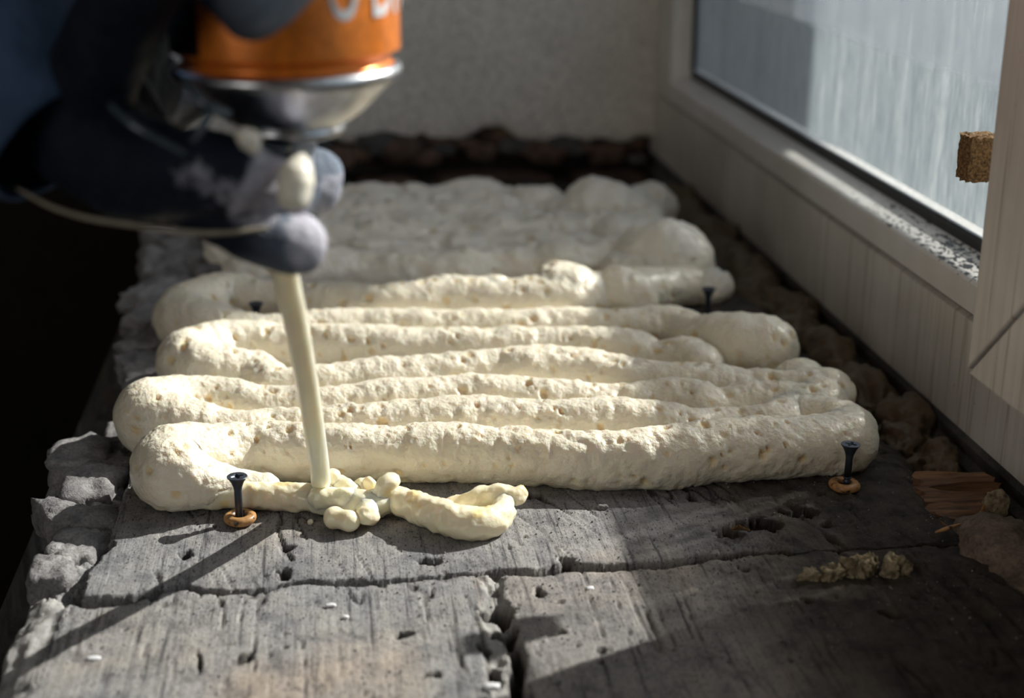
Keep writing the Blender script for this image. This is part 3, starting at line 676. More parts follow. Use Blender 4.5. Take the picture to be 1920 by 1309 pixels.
def foam_blob(c, rad, seed, al_, am_, ps):
    bm = bmesh.new(); bmesh.ops.create_icosphere(bm, subdivisions=5, radius=1.0)
    N = np.array([v.co[:] for v in bm.verts]); Fc = np.array([[v.index for v in f.verts] for f in bm.faces]); bm.free()
    V, a = foam_surface(N*np.array(rad)+np.array(c), N, al_, am_, True, seed, 0.0, ps); return V, Fc, a
row1 = [top(px, py, r) for px, py, r in [(470, 787, .0132), (560, 789, .0132), (700, 794, .0128), (800, 792, .0132), (900, 793, .0130), (1000, 797, .0132), (1100, 805, .0130), (1200, 803, .0132), (1300, 794, .0136), (1400, 784, .0138), (1500, 777, .0138), (1575, 770, .0138)]]
lobe1 = [(-0.0335, 0.5475, 0.0066, 0.0064), (-0.0445, 0.5470, 0.0078, 0.0078), (-0.0560, 0.5440, 0.0112, 0.0110), (-0.0665, 0.5445, 0.0138, 0.0148), (-0.0728, 0.5520, 0.0148, 0.0160), (-0.0700, 0.5630, 0.0142, 0.0156), (-0.0575, 0.5690, 0.0128, 0.0142)]
row2 = [top(px, py, r) for px, py, r in [(1560, 766, .0128), (1450, 754, .0120), (1380, 764, .0108), (1300, 764, .0118), (1240, 752, .0132), (1150, 743, .0136), (1000, 746, .0132), (880, 739, .0136), (760, 748, .0128), (650, 753, .0124), (540, 760, .0118), (440, 768, .0118)]]
right1 = [(0.2205, 0.5500, 0.0118, 0.0138), (0.2245, 0.5600, 0.0115, 0.0134)]
p_turn1 = [tuple(row1[-1])] + right1
t = top(1630, 780, .0132); 
foamA = lobe1 + row1 + [(0.2195, 0.5545, 0.0118, 0.0138), (0.2215, 0.5650, 0.0115, 0.0132), (0.2100, 0.5770, 0.0112, 0.0126)]
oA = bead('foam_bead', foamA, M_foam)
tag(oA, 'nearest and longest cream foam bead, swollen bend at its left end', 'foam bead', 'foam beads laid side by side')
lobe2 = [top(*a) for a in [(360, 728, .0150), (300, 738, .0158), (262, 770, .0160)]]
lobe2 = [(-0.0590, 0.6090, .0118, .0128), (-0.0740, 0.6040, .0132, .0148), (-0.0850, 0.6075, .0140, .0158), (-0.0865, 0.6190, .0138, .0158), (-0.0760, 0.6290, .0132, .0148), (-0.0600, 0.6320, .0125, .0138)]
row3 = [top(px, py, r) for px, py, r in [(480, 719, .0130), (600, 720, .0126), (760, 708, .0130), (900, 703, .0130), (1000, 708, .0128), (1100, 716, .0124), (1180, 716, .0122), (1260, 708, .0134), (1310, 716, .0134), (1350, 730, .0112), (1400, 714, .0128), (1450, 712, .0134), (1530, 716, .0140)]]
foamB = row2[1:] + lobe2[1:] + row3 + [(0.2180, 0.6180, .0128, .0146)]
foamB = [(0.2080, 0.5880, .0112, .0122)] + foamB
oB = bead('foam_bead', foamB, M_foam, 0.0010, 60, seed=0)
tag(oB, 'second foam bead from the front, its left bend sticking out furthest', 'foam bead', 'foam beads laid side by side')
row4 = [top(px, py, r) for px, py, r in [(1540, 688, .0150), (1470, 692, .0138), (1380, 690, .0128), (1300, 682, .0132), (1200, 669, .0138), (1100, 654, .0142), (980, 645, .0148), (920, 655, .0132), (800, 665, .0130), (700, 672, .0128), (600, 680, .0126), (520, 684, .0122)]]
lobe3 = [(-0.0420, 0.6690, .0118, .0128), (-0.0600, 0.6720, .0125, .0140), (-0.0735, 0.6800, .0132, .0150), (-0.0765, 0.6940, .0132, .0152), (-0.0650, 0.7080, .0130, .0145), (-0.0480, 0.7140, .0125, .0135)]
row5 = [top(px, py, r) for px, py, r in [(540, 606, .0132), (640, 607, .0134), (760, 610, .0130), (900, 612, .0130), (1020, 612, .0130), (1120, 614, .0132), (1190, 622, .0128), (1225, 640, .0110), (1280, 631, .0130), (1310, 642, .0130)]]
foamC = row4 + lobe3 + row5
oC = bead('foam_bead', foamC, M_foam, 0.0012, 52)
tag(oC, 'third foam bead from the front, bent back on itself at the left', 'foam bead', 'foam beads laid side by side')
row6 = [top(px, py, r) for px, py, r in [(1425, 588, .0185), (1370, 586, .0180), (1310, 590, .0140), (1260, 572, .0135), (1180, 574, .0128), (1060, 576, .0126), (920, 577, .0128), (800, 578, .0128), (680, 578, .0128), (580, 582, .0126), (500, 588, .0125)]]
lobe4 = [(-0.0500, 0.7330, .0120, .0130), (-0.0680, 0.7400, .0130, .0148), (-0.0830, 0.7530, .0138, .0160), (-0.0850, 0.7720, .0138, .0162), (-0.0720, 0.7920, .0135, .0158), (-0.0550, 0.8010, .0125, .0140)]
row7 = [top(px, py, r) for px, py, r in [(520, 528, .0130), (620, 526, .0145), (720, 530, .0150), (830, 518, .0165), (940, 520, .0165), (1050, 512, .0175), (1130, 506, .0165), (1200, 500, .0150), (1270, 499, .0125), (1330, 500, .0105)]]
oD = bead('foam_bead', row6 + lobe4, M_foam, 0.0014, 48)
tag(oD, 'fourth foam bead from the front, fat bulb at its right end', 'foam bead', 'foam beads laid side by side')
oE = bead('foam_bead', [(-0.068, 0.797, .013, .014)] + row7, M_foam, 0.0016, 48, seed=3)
hl = []
for i, (px, py, r) in enumerate([(1050, 490, .0200), (840, 516, .0165), (930, 519, .0160), (1165, 499, .0180), (1245, 496, .0135)]):
    p_ = top(px, py, r); V, Q_, a = foam_blob(p_[:3], (r*1.12, r, r), 60+i, .0022, .0009, 1.2)
    hl.append(mesh_obj('foam_hump', V, Q_, M_foam, oE, True, {'pit': a}))
tag(oE, 'fifth foam bead from the front, knobbly with a tall sunlit hump', 'foam bead', 'foam beads laid side by side')

# fresh strand off the straw, knots and curled tail
sp = [(*at(360, 912, .0095), .0098), (*at(405, 922, .0080), .0076), (*at(455, 928, .0064), .0061), (*at(520, 932, .0056), .0056), (*at(580, 934, .0056), .0058), (*at(640, 942, .0056), .0060), (*at(690, 948, .0056), .0060), (*at(735, 938, .006), .0060), (*at(780, 950, .0062), .0064), (*at(830, 968, .0064), .0068),
      (*at(870, 982, .0062), .0066), (*at(910, 980, .006), .0062), (*at(938, 966, .0062), .0058), (*at(945, 948, .007), .0044)]
tail = [(*at(838, 950, .0040), .0032), (*at(870, 945, .0052), .0040), (*at(905, 934, .0075), .0045), (*at(940, 928, .009), .0044), (*at(970, 930, .009), .0042)]
knots = [[(*at(603, 928, .006), .0052), (*at(618, 905, .010), .0050), (*at(622, 895, .013), .0034)], [(*at(640, 915, .008), .0050), (*at(660, 925, .008), .0040)],
         [(*at(665, 920, .007), .0032), (*at(690, 912, .009), .0038), (*at(694, 907, .011), .0028)], [(*at(700, 935, .008), .0034), (*at(718, 922, .011), .0038), (*at(727, 908, .0135), .0042), (*at(730, 904, .014), .0040)],
         [(*at(700, 935, .007), .0030), (*at(690, 955, .006), .0042), (*at(687, 966, .006), .0044)], [(*at(600, 932, .008), .0050), (*at(650, 936, .008), .0048)]]
J = join([sweep(sp, .0008, 44), sweep(tail, .0008, 36)] + [sweep(k_, .0006, 32) for k_ in knots])
d = 0.0012*fbm(J[0], 0.0055, 2, 200)+0.0006*fbm(J[0], 0.0024, 2, 201)
V = J[0]+J[2]*d[:, None]; V[:, 2] = np.maximum(V[:, 2], 0.0002)
a = 0.6*sstep(0.55, 0.8, vnoise(J[0], .0055, 205))
fr = mesh_obj('fresh_foam_strand', V, J[1], M_fresh, None, True, {'pit': a})
tag(fr, 'thin glossy pale yellow foam strand with knots and curled tail on bare wood', 'foam strand')
J = sweep([(*at(628, 971, .0045), .0048), (*at(640, 974, .0045), .0042), (*at(655, 978, .0045), .0044)], .0006, 36)
pl = mesh_obj('foam_pellet', J[0]+J[2]*(0.0003*vnoise(J[0], .005, 3))[:, None], J[1], M_fresh, None, True, {'pit': np.zeros(len(J[0]))})
tag(pl, 'smooth bean shaped pale yellow foam pellet in front of the straw tip', 'foam pellet')

# older flattened foam behind, with bulbs at its right and far end
mt_root = empty('foam_mat', (0.08, 0.95, 0)); tag(mt_root, 'older shaded mat of foam ripples filling the far end of the sill', 'foam mat')
mp = []
yy = 0.842; k = 0
rm = random.Random(5)
while yy < 1.030:
    r = 0.0150+rm.uniform(-.001, .0015); xl = -0.075+rm.uniform(-.006, .006)+(0.0 if yy > .9 else .02); xr = {0: .205, 1: .215, 2: .205, 3: .215, 4: .175, 5: .16}.get(k, .135)
    pts = [(x, yy+rm.uniform(-.0035, .0035), r*0.8, r*rm.uniform(.88, 1.14)) for x in np.arange(xl, xr, 0.016)]
    V, Q_, N = sweep(pts, 0.0020, 44)
    V, a = foam_surface(V, N, 0.0022, 0.0020, True, k, 0.0, 2.0)
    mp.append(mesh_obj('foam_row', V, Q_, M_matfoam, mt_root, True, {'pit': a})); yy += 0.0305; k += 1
keep(mp, mt_root)
bulbs = [((1005, 345), .020, 'round foam bulb near the far wall, leftmost of the far bulbs'), ((1052, 372), .017, 'small foam bulb in front of and between the two rounder far bulbs'), ((1120, 335), .0255, 'largest tall foam bulb at the far right end'), ((1162, 352), .021, 'foam bulb leaning against the front of the tall far right bulb'),
         ((1212, 345), .018, 'brownish shaded foam bulb at the far right beside the window frame'), ((1170, 400), .020, 'wide foam bulb on the right of the mat, before the far bulbs'), ((1238, 412), .026, 'big squarish shaded foam bulb on the right of the mat'), ((1190, 455), .019, 'foam bulb low on the right edge of the mat'), ((1332, 504), .0120, 'dim foam bulb behind the black screw at right'), ((1262, 440), .020, 'shaded foam bulb right of the mat against the gap')]
for i, ((px, py), r, lb) in enumerate(bulbs):
    p = top(px, py, r, 0.7)
    V, Q_, a = foam_blob((p[0], p[1], p[2]), (r*1.22, r, r), 20+i, .0026, .0010, 1.5)
    o = mesh_obj('foam_bulb', V, Q_, M_matfoam, None, True, {'pit': a*0.5}); tag(o, lb, 'foam bulb', 'foam bulbs at the right end of the mat')

# dark old foam pressed in the gap below the window
og = empty('old_foam_seam', (0.262, 0.8, -0.012)); tag(og, 'dark brown lumpy old foam filling the gap below the window frame', 'old foam')
op = []
for i, (x, y, r) in enumerate([(0.268, 0.575, .011), (0.262, 0.600, .011), (0.272, 0.622, .013), (0.266, 0.655, .014), (0.262, 0.690, .013), (0.268, 0.720, .016), (0.262, 0.757, .015), (0.270, 0.790, .017), (0.260, 0.830, .015), (0.268, 0.870, .018), (0.262, 0.915, .016), (0.268, 0.965, .018), (0.262, 1.02, .017), (0.27, 1.08, .018)]):
    pts = [(x, y-r*1.0, -0.014, r*.85), (x+.002, y, -0.012, r), (x-.002, y+r*1.0, -0.014, r*.8)]
    V, Q_, N = sweep(pts, 0.0012, 40); V, a = foam_surface(V, N, 0.006, 0.0045, True, 40+i, -0.03, 1.3)
    V[:, 0] = np.minimum(V[:, 0], 0.2865)
    op.append(mesh_obj('foam_lump', V, Q_, M_oldfoam, og, True, {'pit': a}))
keep(op, og)

# ================================================================ SCREWS
def lathe(prof, n=40, bm=None, cap0=False, cap1=False):
    bm = bm or bmesh.new(); rings = []
    for r, z_ in prof: rings.append([bm.verts.new((r*math.cos(2*math.pi*i/n), r*math.sin(2*math.pi*i/n), z_)) for i in range(n)])
    for a_, b_ in zip(rings[:-1], rings[1:]):
        for i in range(n): bm.faces.new([a_[i], a_[(i+1) % n], b_[(i+1) % n], b_[i]])
    if cap0: bm.faces.new(rings[0][::-1])
    if cap1: bm.faces.new(rings[-1])
    return bm, rings
HS = 0.0200
def screw_mesh(thread_from):
    prof = [(0.0, -0.014), (0.0016, -0.011)]
    z_ = -0.010
    while z_ < thread_from: prof += [(0.00135, z_), (0.00195, z_+0.0006), (0.00135, z_+0.0012)]; z_ += 0.0018
    prof += [(0.00150, thread_from+.0006), (0.00155, HS-0.0062), (0.00185, HS-0.0046), (0.0026, HS-0.0026), (0.0036, HS-0.0009), (0.0041, HS-0.0004), (0.0041, HS-0.0001), (0.0040, HS)]
    bm, rings = lathe(prof, 48)
    # cross recess let into the head
    a_, b_, dp = 0.00066, 0.0026, 0.0020
    cross = [(b_, -a_), (b_, a_), (a_*1.2, a_*1.2), (a_, b_), (-a_, b_), (-a_*1.2, a_*1.2), (-b_, a_), (-b_, -a_), (-a_*1.2, -a_*1.2), (-a_, -b_), (a_, -b_), (a_*1.2, -a_*1.2)]
    t_ = [bm.verts.new((x, y, HS)) for x, y in cross]; l_ = [bm.verts.new((x*.8, y*.8, HS-dp)) for x, y in cross]
    for i in range(12): bm.faces.new([t_[i], t_[(i+1) % 12], l_[(i+1) % 12], l_[i]])
    bm.faces.new(l_)
    ring = rings[-1]; ie = [bm.edges.get((t_[i], t_[(i+1) % 12])) for i in range(12)]
    oe = [bm.edges.get((ring[i], ring[(i+1) % 48])) for i in range(48)]
    bmesh.ops.triangle_fill(bm, use_beauty=True, use_dissolve=False, edges=ie+oe)
    return bm
sc_src = {}
def put_screw(xy, lean, spin, thread, label):
    if thread not in sc_src:
        bm = screw_mesh(thread); hb = bm.copy()
        bmesh.ops.delete(bm, geom=[f for f in bm.faces if f.calc_center_median().z > HS-0.0046], context='FACES')
        bmesh.ops.delete(hb, geom=[f for f in hb.faces if f.calc_center_median().z <= HS-0.0046], context='FACES')
        sc_src[thread] = (bm_obj('shank', bm, M_screw, None, smooth=True), bm_obj('screw_head', hb, M_screw, None))
        for p_ in sc_src[thread][1].data.polygons: p_.use_smooth = p_.center.z < HS-0.0003 and abs(p_.normal.z) < 0.95 and p_.center.xy.length > .0012
        pr = sc_src[thread]
    else:
        pr = [q_.copy() for q_ in sc_src[thread]]
        for q_ in pr: COL.objects.link(q_)
    o = empty('screw', (xy[0], xy[1], 0.0)); o.rotation_euler = (lean[0], lean[1], spin)
    for q_ in pr: q_.parent = o
    tag(o, label, 'screw', 'dark countersunk screws'); return o
put_screw((-0.0435, 0.5300), (0, 0.012), 0.35, -0.004, 'black cross-head screw standing in the ochre ring at the left front')
put_screw((0.2110, 0.5300), (0.0, 0.045), 0.9, 0.0045, 'black cross-head screw standing in the ochre ring at the right front')
put_screw((-0.0456, 0.7640), (0, 0), 0.2, 0.0, 'black screw head sunk between foam beads, behind the straw on the left')
put_screw((0.2103, 0.7600), (0, 0), 0.5, 0.0, 'black screw standing beside the foam bulb at the rear right')
def put_ring(x, y, label, seed):
    prof = []
    for i in range(20):
        a_ = 2*math.pi*i/20; prof.append((0.00455+0.0021*math.cos(a_), 0.0016+0.0019*math.sin(a_)))
    bm = bmesh.new(); n = 56; rings = [[bm.verts.new((r*math.cos(2*math.pi*i/n), r*math.sin(2*math.pi*i/n), z_)) for i in range(n)] for r, z_ in prof]
    for j in range(20):
        for i in range(n): bm.faces.new([rings[j][i], rings[j][(i+1) % n], rings[(j+1) % 20][(i+1) % n], rings[(j+1) % 20][i]])
    for v in bm.verts:
        p_ = np.array([[v.co.x+seed, v.co.y, v.co.z]]); v.co *= 1+0.05*float(vnoise(p_, .004, seed)[0])
    o = bm_obj('plastic_ring', bm, M_ring, None, smooth=True); o.location = (x, y, 0.0002)
    tag(o, label, 'ring', 'ochre plastic rings'); return o
put_ring(-0.0432, 0.5298, 'ochre plastic ring around the left front screw, scuffed and stained', 1)
put_ring(0.2098, 0.5295, 'ochre plastic ring around the right front screw, in shade', 5)

# ================================================================ SMALL DEBRIS
def chunk(name, px, py, s, mt, label, cat, group=None, seed=0, zc=0.5, amp=0.4, cubic=0.3, rot=0.0, z0=0.0):
    p = at(px, py, z0+s[2]*zc); o = lump(name, (0, 0, 0), s, mt, None, seed, amp, 3 if max(s) < .004 else 4, rot, 0.55, cubic)
    o.location = (p[0], p[1], z0+s[2]*zc); tag(o, label, cat, group); return o
chunk('foam_crumb', 582, 979, (.0012, .0012, .0011), M_fresh, 'tiny round foam crumb left of the bean shaped pellet', 'crumb', None, 1)
chunk('foam_crumb', 620, 1135, (.0020, .0009, .0006), M_letter, 'thin white paint flake on the front left board', 'crumb', None, 2)
chunk('foam_crumb', 648, 1157, (.0011, .0009, .0006), M_letter, 'small white speck below the thin white flake', 'crumb', None, 3)
chunk('paint_flake', 176, 1235, (.0022, .0014, .0007), M_letter, 'white flake lying in the shadow stripe at lower left', 'paint flake', None, 4)
chunk('paint_flake', 1106, 1104, (.0015, .0011, .0008), M_letter, 'pale flake on the sunlit right board below the crack', 'paint flake', None, 6)
chunk('paint_flake', 1130, 951, (.0024, .0016, .0012), M_stone, 'greyish grit flake at the shadow edge below the longest bead', 'paint flake', None, 7)
chunk('paint_flake', 922, 1288, (.0030, .0018, .0010), M_letter, 'long pale flake lying in the crumbled joint at the bottom edge', 'paint flake', None, 8)
chunk('paint_flake', 1042, 1278, (.0018, .0014, .0010), M_stone, 'grey grit grain at the very bottom on the right board', 'paint flake', None, 9)
dl_ = [(1520, 1080, .0055, .0040, .0040, 'flattest brown crumb, leftmost of the foam crumbs on dark wood'), (1565, 1078, .0060, .0042, .0045, 'second dirty foam crumb from the left on dark wood'), (1600, 1070, .0068, .0050, .0062, 'tallest dirty foam crumb in the middle of the crumb row'), (1628, 1065, .0035, .0035, .0060, 'narrow upright foam crumb beside the tallest one'), (1678, 1066, .0062, .0050, .0062, 'lone knobbly yellowish crumb, rightmost of the crumb row')]
for i, (px, py, a_, b_, c_, lb) in enumerate(dl_):
    chunk('foam_chunk', px, py, (a_*.72, b_*.72, c_*.80), M_crumb, lb, 'foam chunk', 'dirty foam crumbs on the dark wood', 20+i, 0.45, 1.1, 0.5, rs.uniform(-1, 1))
# triangular bark chip
bm = bmesh.new(); v0 = [(-.002, .004, 0), (.0045, .0005, .001), (.003, -.005, .0035), (-.0005, -.001, .004)]
tv = [bm.verts.new(p_) for p_ in v0]; bv = [bm.verts.new((p_[0], p_[1], p_[2]-.0009)) for p_ in v0]
bm.faces.new(tv); bm.faces.new(bv[::-1])
for i in range(4): bm.faces.new([tv[i], bv[i], bv[(i+1) % 4], tv[(i+1) % 4]])
o = bm_obj('bark_chip', bm, M_cork, None); o.location = Vector(at(1385, 998, .001)); tag(o, 'small triangular brown bark chip by the dark hollow', 'wood chip')
# split timber offcut and rubble by the window
of = empty('timber_offcut', Vector(at(1800, 965, -.006))); tag(of, 'splintered reddish timber offcut wedged below the window strip', 'timber offcut')
ops_ = []
for i, (px, py, L, w_, h_, rz, z_) in enumerate([(1790, 905, .032, .012, .004, -.05, .001), (1800, 935, .034, .012, .004, -.02, -.001), (1806, 968, .032, .012, .005, .03, -.003), (1795, 1003, .026, .012, .004, .10, -.004), (1740, 950, .007, .022, .006, .25, -.004), (1760, 985, .005, .014, .006, .35, -.004)]):
    p = at(px, py, z_); bm = box_bm(-L/1.0*.5, L*.5, -w_*.5, w_*.5, -h_*.5, h_*.5); bmesh.ops.subdivide_edges(bm, edges=bm.edges, cuts=5, use_grid_fill=True)
    for v in bm.verts:
        c_ = np.array([[v.co.x*.3+i, v.co.y, v.co.z]]); v.co.z += .0016*float(vnoise(c_, .003, 3)[0]); v.co.x += .003*float(vnoise(np.array([[i*1.0, v.co.y, v.co.z]]), .003, 4)[0])
    o = bm_obj('splinter', bm, M_split, of); o.matrix_parent_inverse = Matrix.Translation(of.location).inverted(); o.location = Vector(p); o.rotation_euler = (0, 0.03*i, rz); ops_.append(o)
chunk('rubble_lump', 1872, 1040, (.017, .024, .014), M_rubble, 'large rounded brown rubble lump at right edge below the window', 'rubble', None, 31, 0.1, 0.35, 0.1, z0=-.006)
chunk('rubble_lump', 1935, 1085, (.016, .022, .012), M_rubble, 'second rubble lump cut off by the right edge of the view', 'rubble', None, 33, 0.1, 0.4, 0.1, z0=-.006)
chunk('rubble_lump', 1868, 945, (.005, .006, .006), M_crumb, 'small ochre knob on top of the rubble beside the strip', 'rubble', None, 34, 0.5, 0.3, 0.0, z0=0.0)
for i, (a_, b_, lb) in enumerate([((1755, 998), (1800, 983), 'pale wood sliver lying across the timber offcut'), ((1836, 972), (1846, 947), 'short yellow wood sliver leaning on the rubble lump')]):
    V, Q_, N = sweep([(*at(*a_, .002+.004*i), .0005), (*(at(*a_, .003)*.5+at(*b_, .004)*.5), .0009), (*at(*b_, .003+.005*i), .0004)], .0012, 8)
    o = mesh_obj('wood_sliver', V, Q_, M_ring, None, True); tag(o, lb, 'wood sliver')
# grit: uncountable
gv = []; gf = []; rg = np.random.RandomState(3)
octv = np.array([(1, 0, 0), (-1, 0, 0), (0, 1, 0), (0, -1, 0), (0, 0, 1), (0, 0, -1)], float); octf = [(0, 2, 4), (2, 1, 4), (1, 3, 4), (3, 0, 4), (2, 0, 5), (1, 2, 5), (3, 1, 5), (0, 3, 5)]
G_ = rg.rand(5200, 2); gx = -0.105+G_[:, 0]*0.36; gy = 0.36+G_[:, 1]**1.1*0.24
clus = vnoise(np.c_[gx, gy, gx*0], 0.03, 9)+0.5*vnoise(np.c_[gx, gy, gx*0], 0.008, 10); keepm = clus > -0.15
gx, gy = gx[keepm], gy[keepm]
iy = np.clip(np.searchsorted(ys, gy), 1, ny-1); ix = np.clip(np.searchsorted(xg, gx), 1, nx-1); gz = z.reshape(ny, nx)[iy, ix]
sz = 0.00014+0.00042*rg.rand(len(gx))**3.5
A = octv[None]*sz[:, None, None]*(0.7+0.6*rg.rand(len(gx), 6, 1)) + np.stack([gx, gy, gz+sz*.5], -1)[:, None, :]
Fg = (np.array(octf)[None]+6*np.arange(len(gx))[:, None, None]).reshape(-1, 3)
o = mesh_obj('grit', A.reshape(-1, 3), Fg, M_stone, None, False); tag(o, 'loose grey grit and dust scattered over the boards', 'grit', kind='stuff')

# ================================================================ SPRAY CAN, STRAW
CX0 = atd(540, 140, 0.400); can = empty('spray_can', CX0)
tag(can, 'upside-down orange aerosol foam can with steel dome, held above the sill', 'spray can')
cz = 0.0
RC = 0.0318
bm, _ = lathe([(RC, 0.0075), (RC, 0.15)], 96, cap1=True); body = bm_obj('can_body', bm, M_orange, can, smooth=True); body['label'] = 'orange lacquered can wall'
bm = bmesh.new(); n_ = 40; a0_, a1_ = R(100), R(226)  # black sheet round the left side of the can wall
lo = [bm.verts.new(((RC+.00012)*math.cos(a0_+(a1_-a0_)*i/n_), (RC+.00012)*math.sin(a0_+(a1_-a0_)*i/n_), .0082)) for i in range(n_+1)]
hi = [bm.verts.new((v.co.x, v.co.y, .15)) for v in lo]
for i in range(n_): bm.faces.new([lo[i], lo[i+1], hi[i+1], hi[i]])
bm_obj('black_side_sheet', bm, M_black, can, smooth=True)['label'] = 'black left side of the can'
bm, _ = lathe([(RC-.0004, 0.0076), (RC-.0022, 0.0064), (RC-.0030, 0.0052), (RC-.0028, 0.0040), (RC-.0014, 0.0030)], 96); bm_obj('can_neck_groove', bm, M_orange, can, smooth=True)
bm, _ = lathe([(RC-.0016, 0.0034), (RC-.0004, 0.0032), (RC+.0003, 0.0018), (RC+.0001, 0.0004), (RC-.0010, -0.0006), (RC-.0030, -0.0022), (RC-.0060, -0.0052), (RC-.0100, -0.0092), (RC-.0140, -0.0122), (RC-.0168, -0.0136)], 96)
bm_obj('can_dome', bm, M_tin, can, smooth=True)
bm, _ = lathe([(0.0128, -0.0128), (0.0148, -0.0134), (0.0156, -0.0146), (0.0152, -0.0160), (0.0135, -0.0168), (0.0060, -0.0172)], 72)
bm_obj('valve_cup', bm, M_tin, can, smooth=True)
bm, _ = lathe([(0.0072, -0.0165), (0.0072, -0.0205), (0.0060, -0.0225), (0.0060, -0.0330), (0.0050, -0.0345), (0.0, -0.0345)], 48)
bm_obj('nozzle_adapter', bm, M_adapter, can, smooth=True)
# lettering, only its feet show at the top of the view
fc_ = bpy.data.curves.new('letters', 'FONT'); fc_.body = 'U DNM'; fc_.size = 0.030; fc_.extrude = 0.0002; fc_.space_character = 0.95
to = bpy.data.objects.new('lettering', fc_); COL.objects.link(to)
bpy.context.view_layer.update()
dg = bpy.context.evaluated_depsgraph_get(); tm = bpy.data.meshes.new_from_object(to.evaluated_get(dg)); bpy.data.objects.remove(to)
bm = bmesh.new(); bm.from_mesh(tm); bmesh.ops.triangulate(bm, faces=bm.faces); bmesh.ops.subdivide_edges(bm, edges=[e for e in bm.edges if e.calc_length() > .004], cuts=3)
for v in bm.verts:
    a_ = (v.co.x*0.50)/RC - math.pi/2 + 0.36; rr = RC+0.0002+v.co.z; v.co = Vector((rr*math.cos(a_), rr*math.sin(a_), v.co.y+0.0178))
bm_obj('lettering', bm, M_letter, can)['label'] = 'white printed letters'
# trigger lever in the hand
V, Q_, N = sweep([(-.004, -.008, -.020, .0045), (-.013, -.012, -.019, .005), (-.020, -.014, -.024, .004), (-.027, -.012, -.034, .003)], .001, 20)
mesh_obj('trigger', V, Q_, M_trigger, can, True)
for i, pts in enumerate([[(350, 150, .362, 9), (385, 195, .360, 12), (425, 212, .362, 9)], [(398, 205, .362, 8), (378, 240, .360, 9), (362, 262, .362, 6)], [(210, 200, .366, 8), (250, 235, .362, 8), (340, 285, .362, 6)]]):
    V, Q_, N = sweep([(*atd(a_, b_, c_), d_*c_/F) for a_, b_, c_, d_ in pts], .001, 16)
    o = mesh_obj('trigger_guard', V, Q_, M_guard, can, True); o.matrix_parent_inverse = Matrix.Translation(Vector(CX0)).inverted()
# straw
tipw = at(603, 918, .0045)
sw = [tuple(tipw), (-0.0104, 0.5118, 0.0337), (-0.0120, 0.4673, 0.0793), (-0.0136, 0.4326, 0.1141), (-0.0151, 0.4085, 0.1378), (-0.0140, 0.3995, 0.152), (CX0[0], CX0[1], CX0[2]-0.031)]
sw = [(*p_, 0.0039 if i else .0041) for i, p_ in enumerate(sw)]
V, Q_, N = sweep(sw, .0015, 40)
st = mesh_obj('straw', V, Q_, M_straw, None, True)
tag(st, 'cream plastic applicator straw running from gloved hand down to fresh foam', 'straw')

# ================================================================ GLOVED HAND AND SLEEVE
person = empty('person', Vector(atd(100, 200, 0.39)))
tag(person, 'person in dark blue work jacket and foam-smeared navy glove, holding the spray can', 'person')
def skin(name, chains, mt, levels=2, parent=None, stain=None, dusty_lit=None):
    vs = []; es = []; rr = []; root = 0
    for ch in chains:
        prev = ch[0] if isinstance(ch[0], int) else None
        for it in ch:
            if isinstance(it, int): prev = it; continue
            px, py, dpt, rp = it; vs.append(tuple(atd(px, py, dpt))); rr.append(rp*1.16*dpt/F)
            if prev is not None: es.append((prev, len(vs)-1))
            prev = len(vs)-1
    me = bpy.data.meshes.new(name); me.from_pydata(vs, es, []); o = bpy.data.objects.new(name, me); COL.objects.link(o)
    md = o.modifiers.new('skin', 'SKIN'); md.use_smooth_shade = True
    if not me.skin_vertices: me.skin_vertices.new()
    for i, sv in enumerate(me.skin_vertices[0].data): sv.radius = (rr[i], rr[i]); sv.use_root = (i == 0)
    ss = o.modifiers.new('sub', 'SUBSURF'); ss.levels = levels; ss.render_levels = levels
    bpy.context.view_layer.update(); dg = bpy.context.evaluated_depsgraph_get()
    nm = bpy.data.meshes.new_from_object(o.evaluated_get(dg)); bpy.data.objects.remove(o)
    P = np.empty(len(nm.vertices)*3); nm.vertices.foreach_get('co', P); P = P.reshape(-1, 3)
    Nn = np.array([v.normal[:] for v in nm.vertices])
    P = P + Nn*(0.0016*fbm(P, 0.018, 3, 300)+0.0007*np.abs(vnoise(P*np.array([1, 1, .5]), 0.007, 301)))[:, None]
    nm.vertices.foreach_set('co', P.ravel())
    # image-independent masks: distance from the finger tips
    if stain is not None:
        s_ = np.zeros(len(P))
        for (px, py, dpt, rad, amt) in stain:
            c_ = atd(px, py, dpt); s_ = np.maximum(s_, amt*np.clip(2.2*(1-np.linalg.norm(P-c_, axis=1)/rad), 0, 1))
        a_ = nm.attributes.new('stain', 'FLOAT', 'POINT'); a_.data.foreach_set('value', s_.astype(np.float32))
        s_ = np.zeros(len(P))
        for (px, py, dpt, rad, amt) in dusty_lit:
            c_ = atd(px, py, dpt); s_ = np.maximum(s_, amt*np.clip(1.6*(1-np.linalg.norm(P-c_, axis=1)/rad), 0, 1))
        a_ = nm.attributes.new('dusty_lit', 'FLOAT', 'POINT'); a_.data.foreach_set('value', s_.astype(np.float32))
    nm.polygons.foreach_set('use_smooth', np.ones(len(nm.polygons), dtype=bool)); nm.materials.clear(); nm.materials.append(mt)
    o = bpy.data.objects.new(name, nm); COL.objects.link(o); o.parent = parent
    o.matrix_parent_inverse = Matrix.Translation(parent.location).inverted(); return o
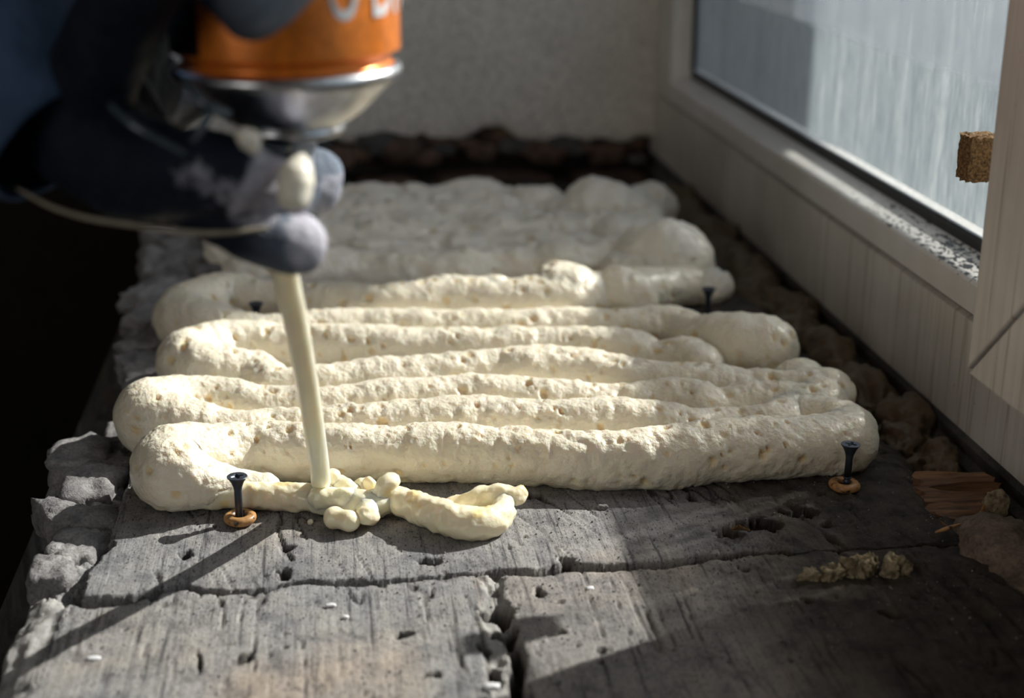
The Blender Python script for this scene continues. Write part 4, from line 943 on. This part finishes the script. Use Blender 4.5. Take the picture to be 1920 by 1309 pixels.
# 0 wrist, 1-3 palm
hand = [[(40, 170, .400, 100), (130, 262, .390, 98), (235, 305, .385, 92), (340, 335, .382, 80)],
        [3, (440, 330, .385, 68), (520, 350, .395, 62), (570, 365, .410, 52)],                                   # first finger over the trigger
        [2, (300, 360, .395, 62), (400, 400, .392, 48), (480, 445, .392, 50), (552, 462, .396, 56), (592, 458, .402, 52)],  # curled finger, lowest
        [3, (470, 330, .412, 50), (570, 335, .425, 60), (622, 350, .432, 70)],                                   # finger round the back
        [1, (190, 110, .372, 72), (250, -20, .358, 78), (330, -110, .350, 80), (430, -70, .345, 92), (505, -20, .343, 96), (535, 38, .343, 92)],
        [1, (240, 150, .42, 100), (320, 130, .44, 108), (385, 205, .448, 84)],
        [1, (230, 60, .41, 80), (300, 30, .43, 84), (320, -60, .43, 80)]]  # thumb across the can
stains = [(548, 330, .38, .018, .8), (600, 450, .395, .017, .80), (395, 385, .365, .022, .66), (470, 375, .365, .020, .66), (185, 352, .365, .009, .9), (650, 385, .42, .016, .75), (480, 370, .385, .014, .75), (470, 265, .37, .007, 1.0)]
dust = [(610, 345, .43, .022, 1.0), (580, 455, .40, .022, .8), (590, 0, .334, .026, 1.0), (540, 380, .4, .012, .7)]  # fingertip dust; the thumb spot paints its lit right side paler
gl = skin('glove', hand, M_glove, 3, person, stains, dust); gl['label'] = 'foam-smeared navy rubber glove'
# beige hem along the heel of the glove
hm = [(*atd(30, 352, .385), .0005), (*atd(90, 385, .378), .0006), (*atd(160, 408, .375), .0007), (*atd(260, 424, .376), .0007), (*atd(350, 436, .38), .0008), (*atd(430, 436, .382), .0007), (*atd(500, 428, .385), .0006)]
V, Q_, N = sweep(hm, .0015, 14); o = mesh_obj('glove_hem', V, Q_, M_hem, person, True); o.matrix_parent_inverse = Matrix.Translation(person.location).inverted()
o['label'] = 'beige hem line of the glove'
# foam gob on the forefinger
V, Q_, N = sweep([(*atd(455, 252, .356), .0020), (*atd(470, 265, .356), .0028), (*atd(476, 278, .356), .0018)], .0006, 24); V = V+N*(0.0009*fbm(V, .004, 2, 6))[:, None]
o = mesh_obj('foam_smear', V, Q_, M_matfoam, None, True, {'pit': np.zeros(len(V))}); tag(o, 'small bright foam blob between the can dome and the glove', 'foam smear')
gob = [(*atd(552, 365, .378), .0045), (*atd(556, 338, .378), .0050), (*atd(562, 312, .380), .0034), (*atd(566, 290, .383), .0010)]
V, Q_, N = sweep(gob, .0008, 28); V = V+N*(0.0007*fbm(V, .006, 2, 5))[:, None]
o = mesh_obj('foam_smear', V, Q_, M_matfoam, None, True, {'pit': np.zeros(len(V))}); tag(o, 'peaked white foam gob stuck on the glove forefinger', 'foam smear')
# sleeve with folds, open cuff
sv_ = [(*atd(-420, -420, .46), .060), (*atd(-250, -230, .44), .055), (*atd(-130, -60, .415), .045), (*atd(-30, 80, .400), .0345), (*atd(30, 165, .392), .0285), (*atd(75, 228, .386), .0235), (*atd(108, 266, .384), .0190)]
V, Q_, N = sweep(sv_, .0022, 90, caps=False)
fold = 0.0035*vnoise(V*np.array([1.0, 1.0, 1.0]), 0.030, 400)+0.0018*np.abs(vnoise(V, 0.014, 401)); V = V+N*fold[:, None]
o = mesh_obj('jacket_sleeve', V, Q_, M_sleeve, person, True); sm = o.modifiers.new('thick', 'SOLIDIFY'); sm.thickness = 0.0012
o.matrix_parent_inverse = Matrix.Translation(person.location).inverted(); o['label'] = 'dark blue cloth sleeve'
